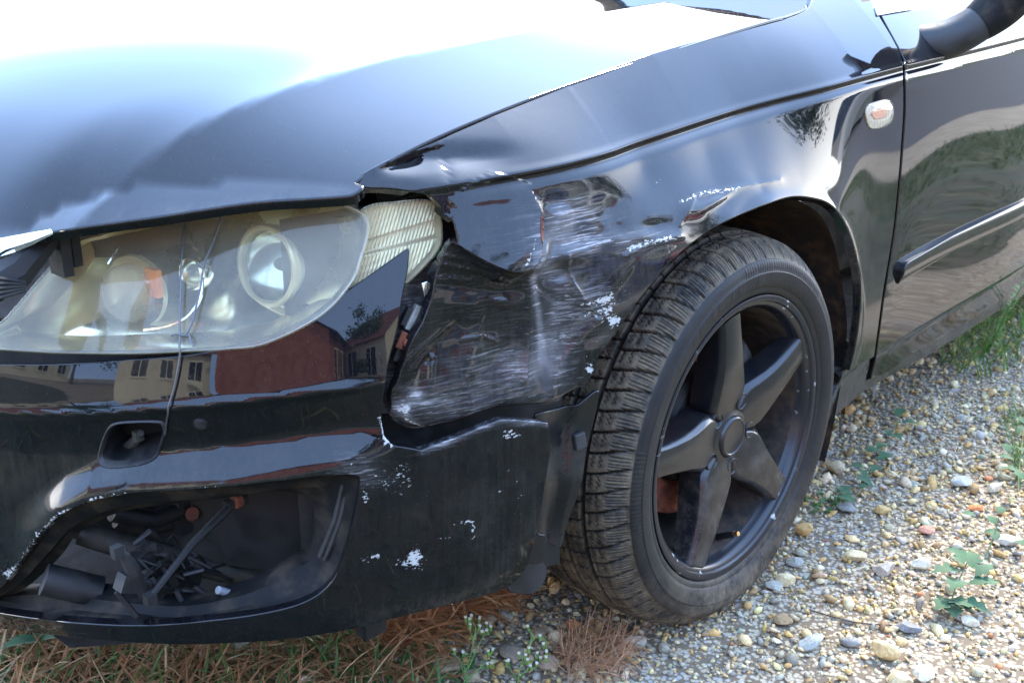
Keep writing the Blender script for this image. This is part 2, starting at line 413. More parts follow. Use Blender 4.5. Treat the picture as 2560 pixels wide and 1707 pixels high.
def paint(name):
    """black gloss paint with road dust, grey scuffs and flaked white chips where the panel carries them"""
    m = mat(name, (.0045, .0046, .0062), .03); t = m.node_tree; b = t.nodes['Principled BSDF']
    b.inputs['IOR'].default_value = 1.48
    dust = attr(t, 'dust').outputs['Fac']; scuff = attr(t, 'scuff').outputs['Fac']; chip = attr(t, 'chip').outputs['Fac']
    dn = rng_(t, nz(t, 26, 8, .68), .36, .78)
    spots = rng_(t, nz(t, 420, 2, .5), .66, .74)
    streak = rng_(t, nz(t, 16, 5, .65, sc3=(9, 9, .55)), .40, .72)
    dm = mth(t, 'MULTIPLY', dust, mth(t, 'ADD', mth(t, 'MULTIPLY', dn, .55), mth(t, 'ADD', mth(t, 'MULTIPLY', spots, .55), mth(t, 'MULTIPLY', streak, .35))), True)
    base_d = mth(t, 'MULTIPLY', rng_(t, nz(t, 520, 2, .5), .665, .72), .30)     # fine dry specks everywhere
    dm = mth(t, 'MAXIMUM', dm, base_d)
    c = mixc(t, mth(t, 'MULTIPLY', dm, .55), (.0045, .0046, .0062), (.19, .165, .13))
    # scuffs: dragged streaks
    s1 = rng_(t, nz(t, 55, 8, .74, sc3=(.22, 1, 6.0, 0, R(-9), 0)), .46, .66)
    s2 = rng_(t, nz(t, 19, 5, .6), .33, .62)
    sm = mth(t, 'MULTIPLY', scuff, mth(t, 'MULTIPLY', s1, s2), True)
    soft = mth(t, 'MULTIPLY', mth(t, 'MULTIPLY', scuff, scuff), rng_(t, nz(t, 11, 4, .6), .35, .7, .05, .42))
    sm = mth(t, 'ADD', mth(t, 'ADD', mth(t, 'MULTIPLY', scuff, .05), soft), mth(t, 'MULTIPLY', sm, 1.1), True)
    c = mixc(t, mth(t, 'MULTIPLY', sm, .85), c, (.46, .44, .44))
    hair = rng_(t, nz(t, 90, 3, .5, sc3=(.10, 1, 3.4, 0, R(-11), 0)), .635, .66)
    hm = mth(t, 'MULTIPLY', hair, mth(t, 'MULTIPLY', scuff, .55))
    c = mixc(t, hm, c, (.62, .60, .58))
    # chips, and the wing's painted glint line
    v = nz(t, 210, 6, .66, sc3=(.7, 1, 1.4)); th = mth(t, 'SUBTRACT', .80, mth(t, 'MULTIPLY', chip, .36))
    cm = mth(t, 'MULTIPLY', mth(t, 'MULTIPLY', mth(t, 'SUBTRACT', v, th), 40.0, True), mth(t, 'GREATER_THAN', chip, .03), True)
    c = mixc(t, cm, c, (.52, .51, .47))
    t.links.new(c, b.inputs['Base Color'])
    rg = mth(t, 'ADD', mth(t, 'ADD', mth(t, 'MULTIPLY', dm, .30), mth(t, 'ADD', mth(t, 'MULTIPLY', dust, .14), .010)), mth(t, 'ADD', mth(t, 'MULTIPLY', sm, .30), mth(t, 'MULTIPLY', cm, .5)), True)
    t.links.new(rg, b.inputs['Roughness'])
    h = mth(t, 'ADD', mth(t, 'ADD', mth(t, 'MULTIPLY', cm, -.5), mth(t, 'MULTIPLY', nz(t, 7, 0, .4), 0.0)), mth(t, 'MULTIPLY', sm, -.18))
    bump(m, h, .5, .0006)
    return m
M = {}
M['paint'] = paint('black_paint')
M['plastic'] = noisy('black_plastic', (.012, .012, .013), (.035, .033, .030), 30, .42, .65, bs=.12)
M['dark'] = noisy('dark_plastic', (.010, .010, .011), (.028, .025, .022), 22, .5, .8, bs=.2)
M['dusty'] = noisy('dusty_plastic', (.010, .010, .010), (.075, .058, .040), 21, .65, .95, bs=.2, lo=.45, hi=.80, Specular_IOR_Level=.2)
M['trimdark'] = noisy('shiny_dark_plastic', (.010, .010, .011), (.045, .042, .034), 12, .25, .55, bs=.08, lo=.45, hi=.8)
M['black'] = noisy('recess_shade_plastic', (.006, .006, .007), (.018, .016, .014), 25, .5, .8, bs=.2)  # darker copy of the plastic: shade inside the openings put into its colour
M['mud'] = noisy('muddy_liner', (.022, .017, .013), (.13, .075, .038), 24, .85, .95, bs=.6, bd=.004, lo=.42, hi=.78)
M['grime'] = noisy('grimy_pipe', (.030, .029, .026), (.062, .057, .046), 30, .45, .7, bs=.15)
M['rust'] = noisy('rust', (.22, .065, .030), (.10, .038, .024), 60, .8, .95, bs=.5, bd=.0015)
M['rust2'] = noisy('rusty_disc', (.33, .095, .045), (.16, .05, .028), 45, .7, .9, bs=.4, bd=.001)
M['rubber_trim'] = mat('rubber_trim', (.012, .012, .012), .45)
M['chrome'] = mat('chrome', (.78, .79, .80), .12, 1.)
M['satin'] = noisy('satin_reflector', (.90, .88, .78), (.80, .76, .60), 9, .14, .30, 1., bs=.0)
M['cream'] = noisy('yellowed_bezel', (.68, .64, .46), (.52, .48, .30), 8, .28, .5, .55, bs=.0)
M['galv'] = noisy('galvanised_bracket', (.36, .37, .34), (.20, .19, .16), 40, .45, .7, .3, bs=.2)
M['wire'] = mat('steel_wire', (.16, .16, .165), .42, .8)
M['blush'] = mat('repeater_plastic', (.52, .44, .40), .25)
M['amber'] = mat('amber_bulb', (.95, .27, .02), .2, Coat_Weight=.6)
M['white_tape'] = noisy('white_tape', (.36, .38, .42), (.24, .25, .27), 60, .4, .6, bs=0)
M['brass'] = mat('brass', (.70, .45, .18), .3, 1.)
M['trim'] = noisy('bright_trim', (.72, .74, .77), (.62, .64, .66), 10, .12, .22, 1., bs=0)
M['glass_dark'] = mat('dark_glass', (.05, .06, .065), .02, IOR=2.0)
M['ribbed'] = mat('ribbed_reflector', (.56, .53, .38), .28, .8)

def clear(name, tint=(.93, .93, .88), haze=.10, hc=(.62, .60, .47), ior=1.5, sp=5.):
    """thin clear plastic: mirror reflection by Fresnel over see-through, slightly hazed"""
    m = bpy.data.materials.new(name); m.use_nodes = True; t = m.node_tree; t.nodes.clear()
    o = N(t, 'ShaderNodeOutputMaterial'); tr = N(t, 'ShaderNodeBsdfTransparent'); tr.inputs[0].default_value = (*tint, 1)
    gl = N(t, 'ShaderNodeBsdfGlossy'); gl.inputs['Roughness'].default_value = .03
    df = N(t, 'ShaderNodeBsdfDiffuse'); df.inputs[0].default_value = (*hc, 1)
    m1 = N(t, 'ShaderNodeMixShader'); m2 = N(t, 'ShaderNodeMixShader'); fr = N(t, 'ShaderNodeFresnel'); fr.inputs[0].default_value = ior
    f = rng_(t, nz(t, sp, 5, .6), .25, .8, haze * .45, haze * 1.6)
    t.links.new(f, m1.inputs[0]); t.links.new(tr.outputs[0], m1.inputs[1]); t.links.new(df.outputs[0], m1.inputs[2])
    geo = N(t, 'ShaderNodeNewGeometry'); fac = mth(t, 'MULTIPLY', fr.outputs[0], mth(t, 'SUBTRACT', 1.0, geo.outputs['Backfacing']))
    t.links.new(fac, m2.inputs[0]); t.links.new(m1.outputs[0], m2.inputs[1]); t.links.new(gl.outputs[0], m2.inputs[2])
    t.links.new(m2.outputs[0], o.inputs[0]); return m
M['lens'] = clear('hazed_lens', (.97, .94, .82), .16, (.95, .86, .60))
M['frost'] = clear('frosted_bulb_glass', (.92, .90, .84), .34, (.80, .76, .66))
M['proj'] = clear('projector_glass', (.80, .84, .84), .16, (.62, .66, .64), 1.9, 20.)

# tyre: attributes 'ang' (turns), 'acr' (0 outer shoulder .. 1 inner), dirt grows towards the ground
def tyre_mat():
    m = mat('tyre_rubber', (.022, .022, .023), .62, Specular_IOR_Level=.3); t = m.node_tree; b = t.nodes['Principled BSDF']
    d = attr(t, 'dirt').outputs['Fac']; n = rng_(t, nz(t, 22, 7, .68), .30, .68); n2 = rng_(t, nz(t, 130, 4, .6), .4, .7)
    f = mth(t, 'MULTIPLY', d, mth(t, 'ADD', mth(t, 'MULTIPLY', n, .8), mth(t, 'MULTIPLY', n2, .35)), True)
    c = mixc(t, mth(t, 'MULTIPLY', attr(t, 'sipe').outputs['Fac'], .8), mixc(t, f, (.0125, .0125, .013), (.23, .175, .110)), (.006, .006, .006)); t.links.new(c, b.inputs['Base Color'])  # near-black in sipes and grooves: the cuts' shade put into the colour
    t.links.new(rng_(t, f, 0, 1, .55, .92), b.inputs['Roughness'])
    bump(m, mth(t, 'ADD', nz(t, 260, 3, .6), mth(t, 'MULTIPLY', attr(t, 'sipe').outputs['Fac'], -2.0)), .35, .0012)
    return m
M['tyre'] = tyre_mat()
def rim_mat():
    m = mat('black_rim_paint', (.008, .0085, .011), .32, Coat_Weight=.22, Coat_Roughness=.14); t = m.node_tree; b = t.nodes['Principled BSDF']
    g = N(t, 'ShaderNodeNewGeometry'); sp = N(t, 'ShaderNodeSeparateXYZ'); t.links.new(g.outputs['Position'], sp.inputs[0])
    low = rng_(t, sp.outputs[2], .40, .08, .10, 1.)
    f = mth(t, 'MULTIPLY', low, mth(t, 'ADD', rng_(t, nz(t, 36, 8, .7), .40, .74), mth(t, 'MULTIPLY', rng_(t, nz(t, 330, 2, .5), .62, .72), .8)), True)
    t.links.new(mixc(t, mth(t, 'MULTIPLY', f, .5), (.008, .0085, .011), (.19, .15, .11)), b.inputs['Base Color'])
    t.links.new(rng_(t, f, 0, 1, .30, .8), b.inputs['Roughness']); bump(m, nz(t, 200, 3, .6), .06, .001); return m
M['rim'] = rim_mat()
M['lip'] = noisy('worn_rim_edge', (.012, .013, .017), (.50, .49, .46), 34, .28, .7, bs=.1, lo=.62, hi=.68, sc3=(1, 1, 1.3))
M['rim_in'] = noisy('dusty_barrel', (.014, .012, .010), (.060, .040, .026), 40, .7, .9, bs=.3)
def tint_mat(name, rough=.85, bs=.4, sc_=160, var=.25, spec=.3):
    m = mat(name, rough=rough); t = m.node_tree; b = t.nodes['Principled BSDF']; b.inputs['Specular IOR Level'].default_value = spec
    a = attr(t, 'tint').outputs['Color']; n = rng_(t, nz(t, sc_, 5, .65), .25, .75, 1 - var, 1 + var)
    x = N(t, 'ShaderNodeMixRGB', blend_type='MULTIPLY'); x.inputs[0].default_value = 1; t.links.new(a, x.inputs[1]); t.links.new(n, x.inputs[2])
    t.links.new(x.outputs[0], b.inputs['Base Color'])
    if bs: bump(m, nz(t, sc_ * 2, 4, .6), bs, .002)
    return m
M['stone'] = tint_mat('stone')
def blade_mat(name):
    m = tint_mat(name, .55, 0, 60, .2); t = m.node_tree; b = t.nodes['Principled BSDF']; o = t.nodes['Material Output']
    tl = N(t, 'ShaderNodeBsdfTranslucent'); t.links.new(b.inputs['Base Color'].links[0].from_socket, tl.inputs[0])
    x = N(t, 'ShaderNodeMixShader'); x.inputs[0].default_value = .3
    t.links.new(b.outputs[0], x.inputs[1]); t.links.new(tl.outputs[0], x.inputs[2]); t.links.new(x.outputs[0], o.inputs[0]); return m
M['blade'] = blade_mat('plant_blade')
M['leaf'] = noisy('leaf_green', (.035, .085, .034), (.06, .12, .05), 40, .75, .9, bs=.15)
M['leaf2'] = noisy('leaf_fresh', (.11, .23, .04), (.17, .30, .07), 40, .5, .65, bs=.1)
M['stem'] = noisy('stem', (.13, .20, .06), (.16, .12, .06), 50, .6, .8, bs=.1)
M['twig'] = noisy('twig', (.05, .035, .03), (.10, .07, .06), 80, .8, .9, bs=.3)

# ------------------------------------------------------------------ the damaged car
car = empty('damaged_car', (0, 0, 0))
tag(car, 'black car with crumpled front wing, scraped bumper and missing fog lamp, standing on gravel', 'car')
def sub(name, parent, loc=(0, 0, 0)):
    o = empty(name, loc); o.parent = parent; return o
def px_dom(S, pts, step=7.0): return hit(S, smooth(pts, step))
def G(px, cx, cy, rx, ry, rot=0.):
    dx, dy = px[:, 0] - cx, px[:, 1] - cy
    if rot: c, s = math.cos(rot), math.sin(rot); dx, dy = dx * c + dy * s, -dx * s + dy * c
    return np.exp(-(dx / rx) ** 2 - (dy / ry) ** 2)
def LN(px, pts, wd): return np.exp(-(seg_d(px, np.asarray(pts, float), False) / wd) ** 2)
def FOLD(px, pts, wd): return np.exp(-seg_d(px, np.asarray(pts, float), False) / wd)
RIDGE = smooth([(1118, 606), (1158, 632), (1200, 655), (1245, 672), (1288, 671), (1318, 652), (1332, 612), (1338, 560), (1340, 505)], 8)
BOWL = np.vstack([RIDGE, [(1320, 455), (1240, 430), (1150, 470), (1116, 540)]])
def crumple(px, s, o=0):
    x, y = px[:, 0] / s, px[:, 1] / s
    return (np.sin(x * 1.3 + 1.7 * np.sin(y * .9 + o) + o) * np.sin(y * 1.1 + 1.4 * np.sin(x * .8 + 2 + o)) + .5 * np.sin(2.3 * x + y * 1.9 + 1.1 * np.sin(1.7 * y - x) + o * 2))
def wing_damage(px, a, b):
    x, y = px[:, 0], px[:, 1]
    dr = seg_d(px, RIDGE, False); ins = in_poly(px, BOWL)
    tp = sstep(3, 24, seg_d(px, np.array([(860, 462), (884, 450), (965, 404), (1001, 390), (1103, 350), (1230, 285), (1415, 212)], float), False))
    d = tp * (.0165 * G(px, 1030, 398, 105, 30, -.06) + .0105 * G(px, 1195, 396, 75, 26, -.1)) - .003 * G(px, 1110, 470, 90, 26) + .002 * FOLD(px, [(1128, 398), (1122, 470), (1120, 540)], 9)
    fade = np.exp(-(np.maximum(0, np.hypot((x - 1290) / 210, (y - 740) / 230) - .55) / .5) ** 2)
    A_ = .0205 * np.clip((y - 450) / 215, 0, 1.03)
    d = d + np.where(ins, -A_, (-A_ * np.exp(-dr / 12) + .010 * (1 - np.exp(-dr / 42))) * fade)
    d = d + .015 * sstep(660, 1010, y) * sstep(1560, 1400, x)
    d = d + .0015 * G(px, 1235, 520, 60, 40)
    d = d + .008 * G(px, 1270, 850, 170, 150)
    for cx, cy, rx, ry, h, rot in [(1400, 548, 34, 36, -.0055, 0), (1392, 508, 26, 20, .003, 0), (1475, 590, 42, 34, .0050, .2), (1428, 642, 60, 22, -.0055, -.1), (1362, 640, 16, 42, -.006, .35), (1385, 640, 9, 40, .003, .35),
                                   (1520, 520, 45, 38, .0035, 0), (1575, 596, 70, 17, -.005, -.12), (1640, 566, 46, 17, .0018, -.15), (1735, 523, 40, 24, -.0040, -.25), (1790, 500, 40, 10, -.004, -.5), (1412, 690, 44, 24, .0055, -.35),
                                   (1450, 745, 50, 40, -.004, .5), (1190, 770, 60, 24, -.004, .1), (1285, 735, 40, 16, .004, 0), (1270, 760, 35, 8, -.003, .1), (1180, 700, 70, 8, -.003, .1), (1180, 722, 70, 7, .002, .1), (1110, 900, 60, 50, .006, .5), (1090, 870, 70, 9, -.003, -.7), (1220, 910, 50, 60, -.005, 0),
                                   (1420, 880, 40, 90, .005, 0), (1460, 860, 14, 80, -.004, .15), (1080, 1000, 40, 30, -.004, 0), (1240, 1000, 90, 22, .004, -.1), (1545, 700, 60, 12, -.003, -.9)]:
        d = d + h * (.72 if cy > 685 and cx < 1400 else .8) * G(px, cx, cy, rx, ry, rot)
    for pts, wd, h in [([(1332, 668), (1342, 730), (1350, 800), (1354, 880), (1342, 960)], 9, -.0085), ([(1116, 640), (1180, 655), (1245, 690)], 5, -.0032), ([(1116, 662), (1190, 678), (1262, 702)], 5, -.0030), ([(1112, 690), (1200, 700), (1300, 720)], 6, .0022), ([(1500, 800), (1445, 710), (1425, 640)], 8, -.0030), ([(1060, 930), (1100, 890), (1120, 905), (1105, 960)], 7, -.0028), ([(1195, 860), (1245, 850), (1290, 870)], 7, -.003), ([(1410, 1000), (1440, 900), (1470, 840), (1510, 800)], 7, -.0035), ([(1210, 1040), (1200, 960), (1230, 880), (1238, 800)], 10, -.003), ([(1020, 1010), (1080, 930), (1150, 850), (1180, 820)], 12, .003),
                       ([(1340, 700), (1420, 760), (1500, 790)], 12, .003), ([(1700, 560), (1735, 490), (1830, 470), (1950, 450)], 8, -.0012), ([(1336, 520), (1344, 600)], 7, -.004), ([(1560, 640), (1640, 600), (1700, 590)], 7, -.003)]:
        d = d + h * FOLD(px, pts, wd)
    m = np.clip(G(px, 1300, 800, 190, 210) * 1.1 + .8 * G(px, 1560, 590, 120, 60), 0, 1)
    d = d + m * (.0016 * crumple(px, 60) + .0004 * crumple(px, 25, 1.3)) + .0004 * crumple(px, 95, 2.) * G(px, 1050, 440, 150, 60)
    # the torn lower edge curls inwards
    d = d + .016 * np.exp(-np.maximum(0, np.interp(x, [1000, 1050, 1100, 1170, 1280, 1420, 1500], [1040, 1078, 1087, 1073, 1037, 1026, 960]) - y) / 9.) * (x < 1470)
    # rolled lip round the wheel opening
    e = np.hypot(a - .03, b - .31) - .366
    d = d - .004 * np.exp(-(np.maximum(e, 0) / .012) ** 2) * sstep(-.36, -.2, a)
    return d
S0, SW, SH, SB, SL = Side(), Side(wing_damage), Hood(), Cyl(off_bump), Cyl(off_lens)

def sc_wing(px):
    return (1.1 * G(px, 1425, 560, 75, 62) + .85 * G(px, 1540, 608, 90, 26) + .6 * G(px, 1362, 650, 40, 70) + .5 * G(px, 1300, 930, 120, 70) + .62 * G(px, 1385, 870, 52, 120) + .42 * G(px, 1100, 1010, 110, 45) + .5 * G(px, 1460, 760, 80, 60)
            + .9 * LN(px, [(1012, 1040), (1060, 1080), (1170, 1068), (1300, 1032), (1450, 1008)], 12) + .9 * LN(px, [(985, 1030), (1020, 1010), (1040, 990)], 18) + .06 * G(px, 1250, 820, 220, 240) + .8 * LN(px, [(1334, 690), (1346, 780), (1356, 900)], 8))
def chip_glint_wing(px):
    return (.95 * LN(px, [(1575, 622), (1625, 606), (1688, 593)], 10) + .9 * LN(px, [(1700, 507), (1760, 482), (1850, 470)], 8) + .5 * LN(px, [(1440, 765), (1500, 752), (1530, 742)], 6) + .5 * LN(px, [(1450, 790), (1525, 770)], 4) + .95 * G(px, 1537, 805, 14, 12) + 1. * G(px, 1475, 922, 12, 14)
            + .36 * G(px, 1520, 770, 45, 45) + .55 * G(px, 1650, 455, 22, 14) + .28 * G(px, 1560, 690, 80, 70) + 1. * LN(px, [(1337, 600), (1334, 622), (1320, 655)], 4) + .9 * LN(px, [(1300, 672), (1325, 655)], 5) + 1.2 * LN(px, [(1012, 1046), (1096, 1086)], 4) + .8 * LN(px, [(1345, 1022), (1450, 1006)], 5) + 1.1 * G(px, 1012, 1022, 24, 18) + .34 * G(px, 1500, 860, 60, 200) + .9 * LN(px, [(980, 404), (1030, 398), (1118, 392)], 3))  # last term: the sky's bright sliver beside the bonnet edge, painted white
def du_wing(px): return .10 + .5 * sstep(2010, 2190, px[:, 0]) * sstep(250, 900, px[:, 1]) + .35 * G(px, 1500, 700, 200, 200) + .4 * G(px, 1200, 930, 180, 120)

# --- front wing
shut = [(884, 450), (965, 404), (1001, 390), (1103, 350), (1230, 285), (1415, 212), (1633, 136), (1850, 76), (1960, 50), (2012, 30), (2028, 12), (2033, -12), (2034, -40)]
gap = [(2150, -40), (2179, 9), (2200, 46), (2231, 98), (2252, 141), (2256, 165), (2258, 269), (2252, 367), (2243, 478), (2234, 563), (2221, 649), (2206, 735), (2194, 826), (2185, 891)]
arch = [(2120, 924), (2135, 861), (2146, 780), (2147, 692), (2135, 619), (2113, 560), (2083, 516), (2042, 495), (1973, 489), (1900, 512), (1819, 549), (1761, 582), (1684, 645), (1615, 725), (1569, 790), (1523, 863), (1504, 893), (1496, 930), (1476, 965)]
lower = [(1476, 965), (1456, 1000), (1422, 1026), (1346, 1026), (1279, 1037), (1212, 1055), (1168, 1073), (1096, 1087), (1047, 1078), (1012, 1046)]
front = [(1012, 1046), (1007, 997), (1025, 950), (1040, 900), (1060, 847), (1080, 809), (1098, 750), (1104, 700), (1114, 640), (1120, 599), (1116, 534), (1106, 511), (1080, 490), (1041, 478), (984, 469), (911, 465), (884, 450)]
_rn = np.gradient(RIDGE, axis=0); _rn = np.stack([-_rn[:, 1], _rn[:, 0]], 1) / np.linalg.norm(_rn, axis=1)[:, None]
ridge_pts = hit(S0, np.vstack([smooth(RIDGE + _rn * k_, 5) for k_ in (-7, -3.5, 0, 3.5, 7, 12)]))
ol = chain(px_dom(S0, shut), px_dom(S0, [(2034, -40), (2150, -40)]), px_dom(S0, gap), px_dom(S0, [(2185, 891), (2120, 924)]), px_dom(S0, arch), px_dom(S0, lower), px_dom(S0, front, 5))
wing = panel('front_wing', SW, ol, .0031, M['paint'], car, flange=.014, crease=True, extra=ridge_pts, attrs=dict(scuff=sc_wing, chip=chip_glint_wing, dust=du_wing))
wing['label'] = 'crumpled and scraped front wing'
# rust along the split fold
pr = panel('rust_patch', Side(lambda p, a, b: wing_damage(p, a, b) - .0012), px_dom(S0, [(1334, 530), (1344, 526), (1345, 560), (1338, 600), (1331, 598), (1331, 560), (1334, 530)], 4)[:-1], .003, M['rust'], wing, flange=.001, roll=.0003)
# --- sill end behind the wheel and under the door
so = chain(px_dom(S0, [(2121, 927), (2150, 911), (2184, 895)]), px_dom(S0, [(2184, 895), (2177, 930), (2171, 955)]), np.array([hit(S0, [(2171, 955)])[0], (1.0, .222), (1.9, .222), (3.3, .225), (3.3, .19), (1.5, .19), (.9, .19)]), px_dom(S0, [(2294, 906), (2217, 950), (2166, 981), (2068, 1064)]), px_dom(S0, [(2068, 1064), (2090, 1000), (2121, 927)]))
panel('sill', Side(lambda p, a, b: .006 + 0 * a), so, .02, M['paint'], car, flange=.06, attrs=dict(dust=lambda p: .9 + 0 * p[:, 0]))
part('sill_underside', box((1.4, .42, .205), (1.9, .70, .03)), M['dark'], car)
# --- front door
dg = [(px + 7, py) for px, py in gap[1:]] + [(2179, 946)]
dtop = hit(S0, [(2191, 40), (2280, 24), (2360, 10)])
dl = px_dom(S0, [(2205, 40)] + dg[3:])
do = chain(dl, np.array([dl[-1], (.62, .226), (1.0, .226), (1.62, .226), (1.66, .50), (1.64, .80), (1.60, .968), (1.1, .955), tuple(dtop[2])]), np.array([dtop[2], dtop[1], hit(S0, [(2205, 40)])[0]]))
door = panel('front_door', S0, do, .009, M['paint'], car, flange=.02, crease=True, attrs=dict(dust=lambda p: .08 + .26 * sstep(620, 980, p[:, 1] + (p[:, 0] - 2200) * .45)))
to = np.vstack([dtop + (.0, .002), [(1.1, .957), (1.60, .970), (1.60, .992), (1.1, .979)], hit(S0, [(2352, -22), (2182, 12)])])
panel('window_trim', Side(lambda p, a, b: -.005 + 0 * a), to, .012, M['trim'], door, flange=.012)
mo = np.vstack([px_dom(S0, [(2243, 707), (2246, 680), (2252, 661), (2262, 652)]), [(.80, .483), (1.2, .487), (1.6, .490), (1.6, .450), (1.2, .449), (.8, .447)]])
def mo_b(p, a, b): return -.004 - .008 * np.sqrt(np.clip(1 - ((b - .467) / .022) ** 2, 0, 1))
panel('side_moulding', Side(mo_b), mo, .005, M['paint'], door, flange=.014, attrs=dict(dust=lambda p: .3 + 0 * p[:, 0]))
# rest of the body: rear door, rear wing, roof and glass in simple shapes
panel('rear_door', S0, [(1.672, .226), (2.30, .40), (2.42, .66), (2.46, .95), (1.61, .968), (1.65, .80), (1.668, .5)], .05, M['paint'], car, flange=.02)
panel('rear_wing', S0, [(2.31, .40), (2.37, .60), (2.64, .70), (2.95, .56), (3.0, .30), (3.3, .30), (3.36, .70), (3.30, .93), (2.47, .95), (2.43, .66)], .05, M['paint'], car, flange=.02)
def loft(rows):
    V = [p for r in rows for p in r]; m = len(rows[0])
    return V, [(i * m + j, i * m + j + 1, (i + 1) * m + j + 1, (i + 1) * m + j) for i in range(len(rows) - 1) for j in range(m - 1)]
part('roof', loft([[(x, y, z - .10 * abs((y - .886) / .5) ** 2.5) for y in np.linspace(.40, 1.372, 9)] for x, z in [(1.205, 1.383), (1.5, 1.425), (2.0, 1.43), (2.5, 1.38)]]), M['paint'], car)
part('side_window', loft([[(x0, .115, .985), (x1, .40, 1.32)] for x0, x1 in [(.62, 1.15), (1.2, 1.5), (2.0, 2.0), (2.9, 2.5)]]), M['glass_dark'], car)
part('windscreen', loft([[(.642, y0, .925), (1.2, y1, 1.38 - .10 * (1 - k))] for k, y0, y1 in [(0, .20, .42), (1, .886, .886), (0, 1.57, 1.35)]]), M['glass_dark'], car)
part('a_pillar', join(tube([(.62, .165, 1.02), (.85, .25, 1.16), (1.15, .39, 1.36)], [.024, .026, .028], 8)), M['plastic'], car)
cowl_ = loft([[(.64, y, .900 + .03 * (1 - abs(y - .886) / .75)), (.68, y, .930 + .02 * (1 - abs(y - .886) / .75))] for y in np.linspace(.17, 1.6, 9)])
part('dark_core', join(box((1.45, 1.0, .47), (4.0, 1.2, .42)), box((.20, .55, .72), (.6, .5, .25))), M['dark'], car)  # dark boxes added inside so openings look black and no light leaks through
part('far_side', loft([[(x, 1.772, z0), (x, 1.80, .6), (x, 1.68, z1)] for x, z0, z1 in [(-.55, .25, .80), (0, .25, .86), (1, .2, .92), (3.2, .2, .92)]]), M['paint'], car)

# --- bonnet
hfp = hit(SH, smooth([(0, 598), (72, 586), (178, 569), (384, 540), (625, 504), (780, 493), (865, 487), (889, 479), (905, 465)], 8))
hsp = np.array([at(px, py, y=y)[:2] for px, py, y in [(*q, float(np.interp(q[0], [880, 1000, 1200, 1956, 2027], [.125, .122, .12, .121, .135]))) for q in smooth([(882, 448), (961, 400), (998, 386), (1100, 346), (1228, 281), (1413, 208), (1630, 132), (1846, 72), (1956, 46), (2004, 28), (2022, 8), (2027, -14)], 8)]])
ho = chain(hfp, hsp, np.array([hsp[-1], (.60, .24), (.64, .55), (.65, .886), (.64, 1.22), (.60, 1.52), (.36, 1.65), (-.2, 1.652), (-.66, 1.645), (-.80, 1.38), (-.93, 1.1), (-.965, .886), (-.955, .70), (-.925, .54), tuple(hfp[0])]))
bon = panel('bonnet', SH, ho, .013, M['paint'], car, flange=.012, attrs=dict(dust=lambda p: .05 + .3 * LN(p, [(100, 560), (400, 530), (860, 480)], 14)), roll=.003)
# --- front bumper
def cd(th, z): return (R(th) * .63, z)
btop = [(0, 913), (144, 913), (288, 904), (454, 892), (576, 870), (663, 846), (769, 798), (879, 723), (961, 666), (1021, 622)]
bright = [(1021, 622), (1016, 680), (1004, 738), (990, 824), (970, 901), (957, 983), (950, 1042), (957, 1088), (980, 1114), (1012, 1121), (1054, 1129)]
bmid = [(1054, 1129), (1110, 1108), (1168, 1086), (1212, 1068), (1257, 1053), (1320, 1055), (1369, 1060)]
bre = [(1369, 1060), (1376, 1110), (1372, 1150), (1364, 1198), (1351, 1274), (1340, 1328), (1329, 1377), (1315, 1417), (1279, 1460), (1235, 1480)]
bbot = [(1235, 1480), (1168, 1499), (1079, 1521), (989, 1543), (893, 1568), (780, 1588), (676, 1600), (496, 1609), (361, 1606), (180, 1591), (0, 1570)]
fog = [(-60, 1510), (0, 1466), (27, 1433), (104, 1325), (149, 1284), (225, 1250), (316, 1232), (451, 1223), (586, 1212), (721, 1197), (820, 1186), (896, 1188), (902, 1225), (884, 1316), (857, 1406), (825, 1464), (767, 1505), (676, 1532), (541, 1552), (361, 1566), (180, 1559), (0, 1536), (-60, 1522), (-60, 1510)]
wash = [(255, 1098), (269, 1069), (288, 1055), (336, 1050), (399, 1050), (414, 1058), (418, 1079), (408, 1110), (399, 1132), (384, 1149), (355, 1161), (300, 1169), (262, 1168), (245, 1155), (245, 1135), (255, 1098)]
bo = chain(px_dom(SB, btop), px_dom(SB, bright), px_dom(SB, bmid), px_dom(SB, bre), px_dom(SB, bbot), np.array([hit(SB, [(0, 1570)])[0], cd(90, .212), cd(100, .21), cd(111, .21), cd(111, .38), cd(111, .55), cd(100, .556), cd(90, .562), tuple(hit(SB, [(0, 913)])[0])]))
def ch_b(px):
    return (1. * G(px, 30, 1437, 34, 18) + .46 * LN(px, fog[2:7], 9) + .48 * LN(px, [(225, 1250), (450, 1224), (586, 1212), (668, 1222), (800, 1186), (890, 1158)], 7) + .60 * G(px, 990, 1190, 100, 80) + .95 * LN(px, [(896, 1402), (945, 1388)], 6) + .80 * G(px, 1040, 1385, 15, 30) + .72 * G(px, 1020, 1405, 70, 26) + .7 * LN(px, [(1095, 1345), (1150, 1340)], 6) + .7 * LN(px, [(1130, 1310), (1180, 1300), (1184, 1345)], 6)
            + .9 * G(px, 1275, 1085, 24, 14) + .35 * G(px, 1260, 1250, 110, 170) + .6 * G(px, 915, 1240, 12, 30) + .36 * G(px, 120, 1330, 130, 120) + 1. * LN(px, [(950, 1040), (958, 1090), (980, 1116)], 3))
def du_b(px): return .07 + .26 * G(px, 1260, 1300, 170, 220) + .6 * LN(px, bbot[:5], 30) + .25 * sstep(1040, 1200, px[:, 1]) * G(px, 300, 1200, 500, 200)
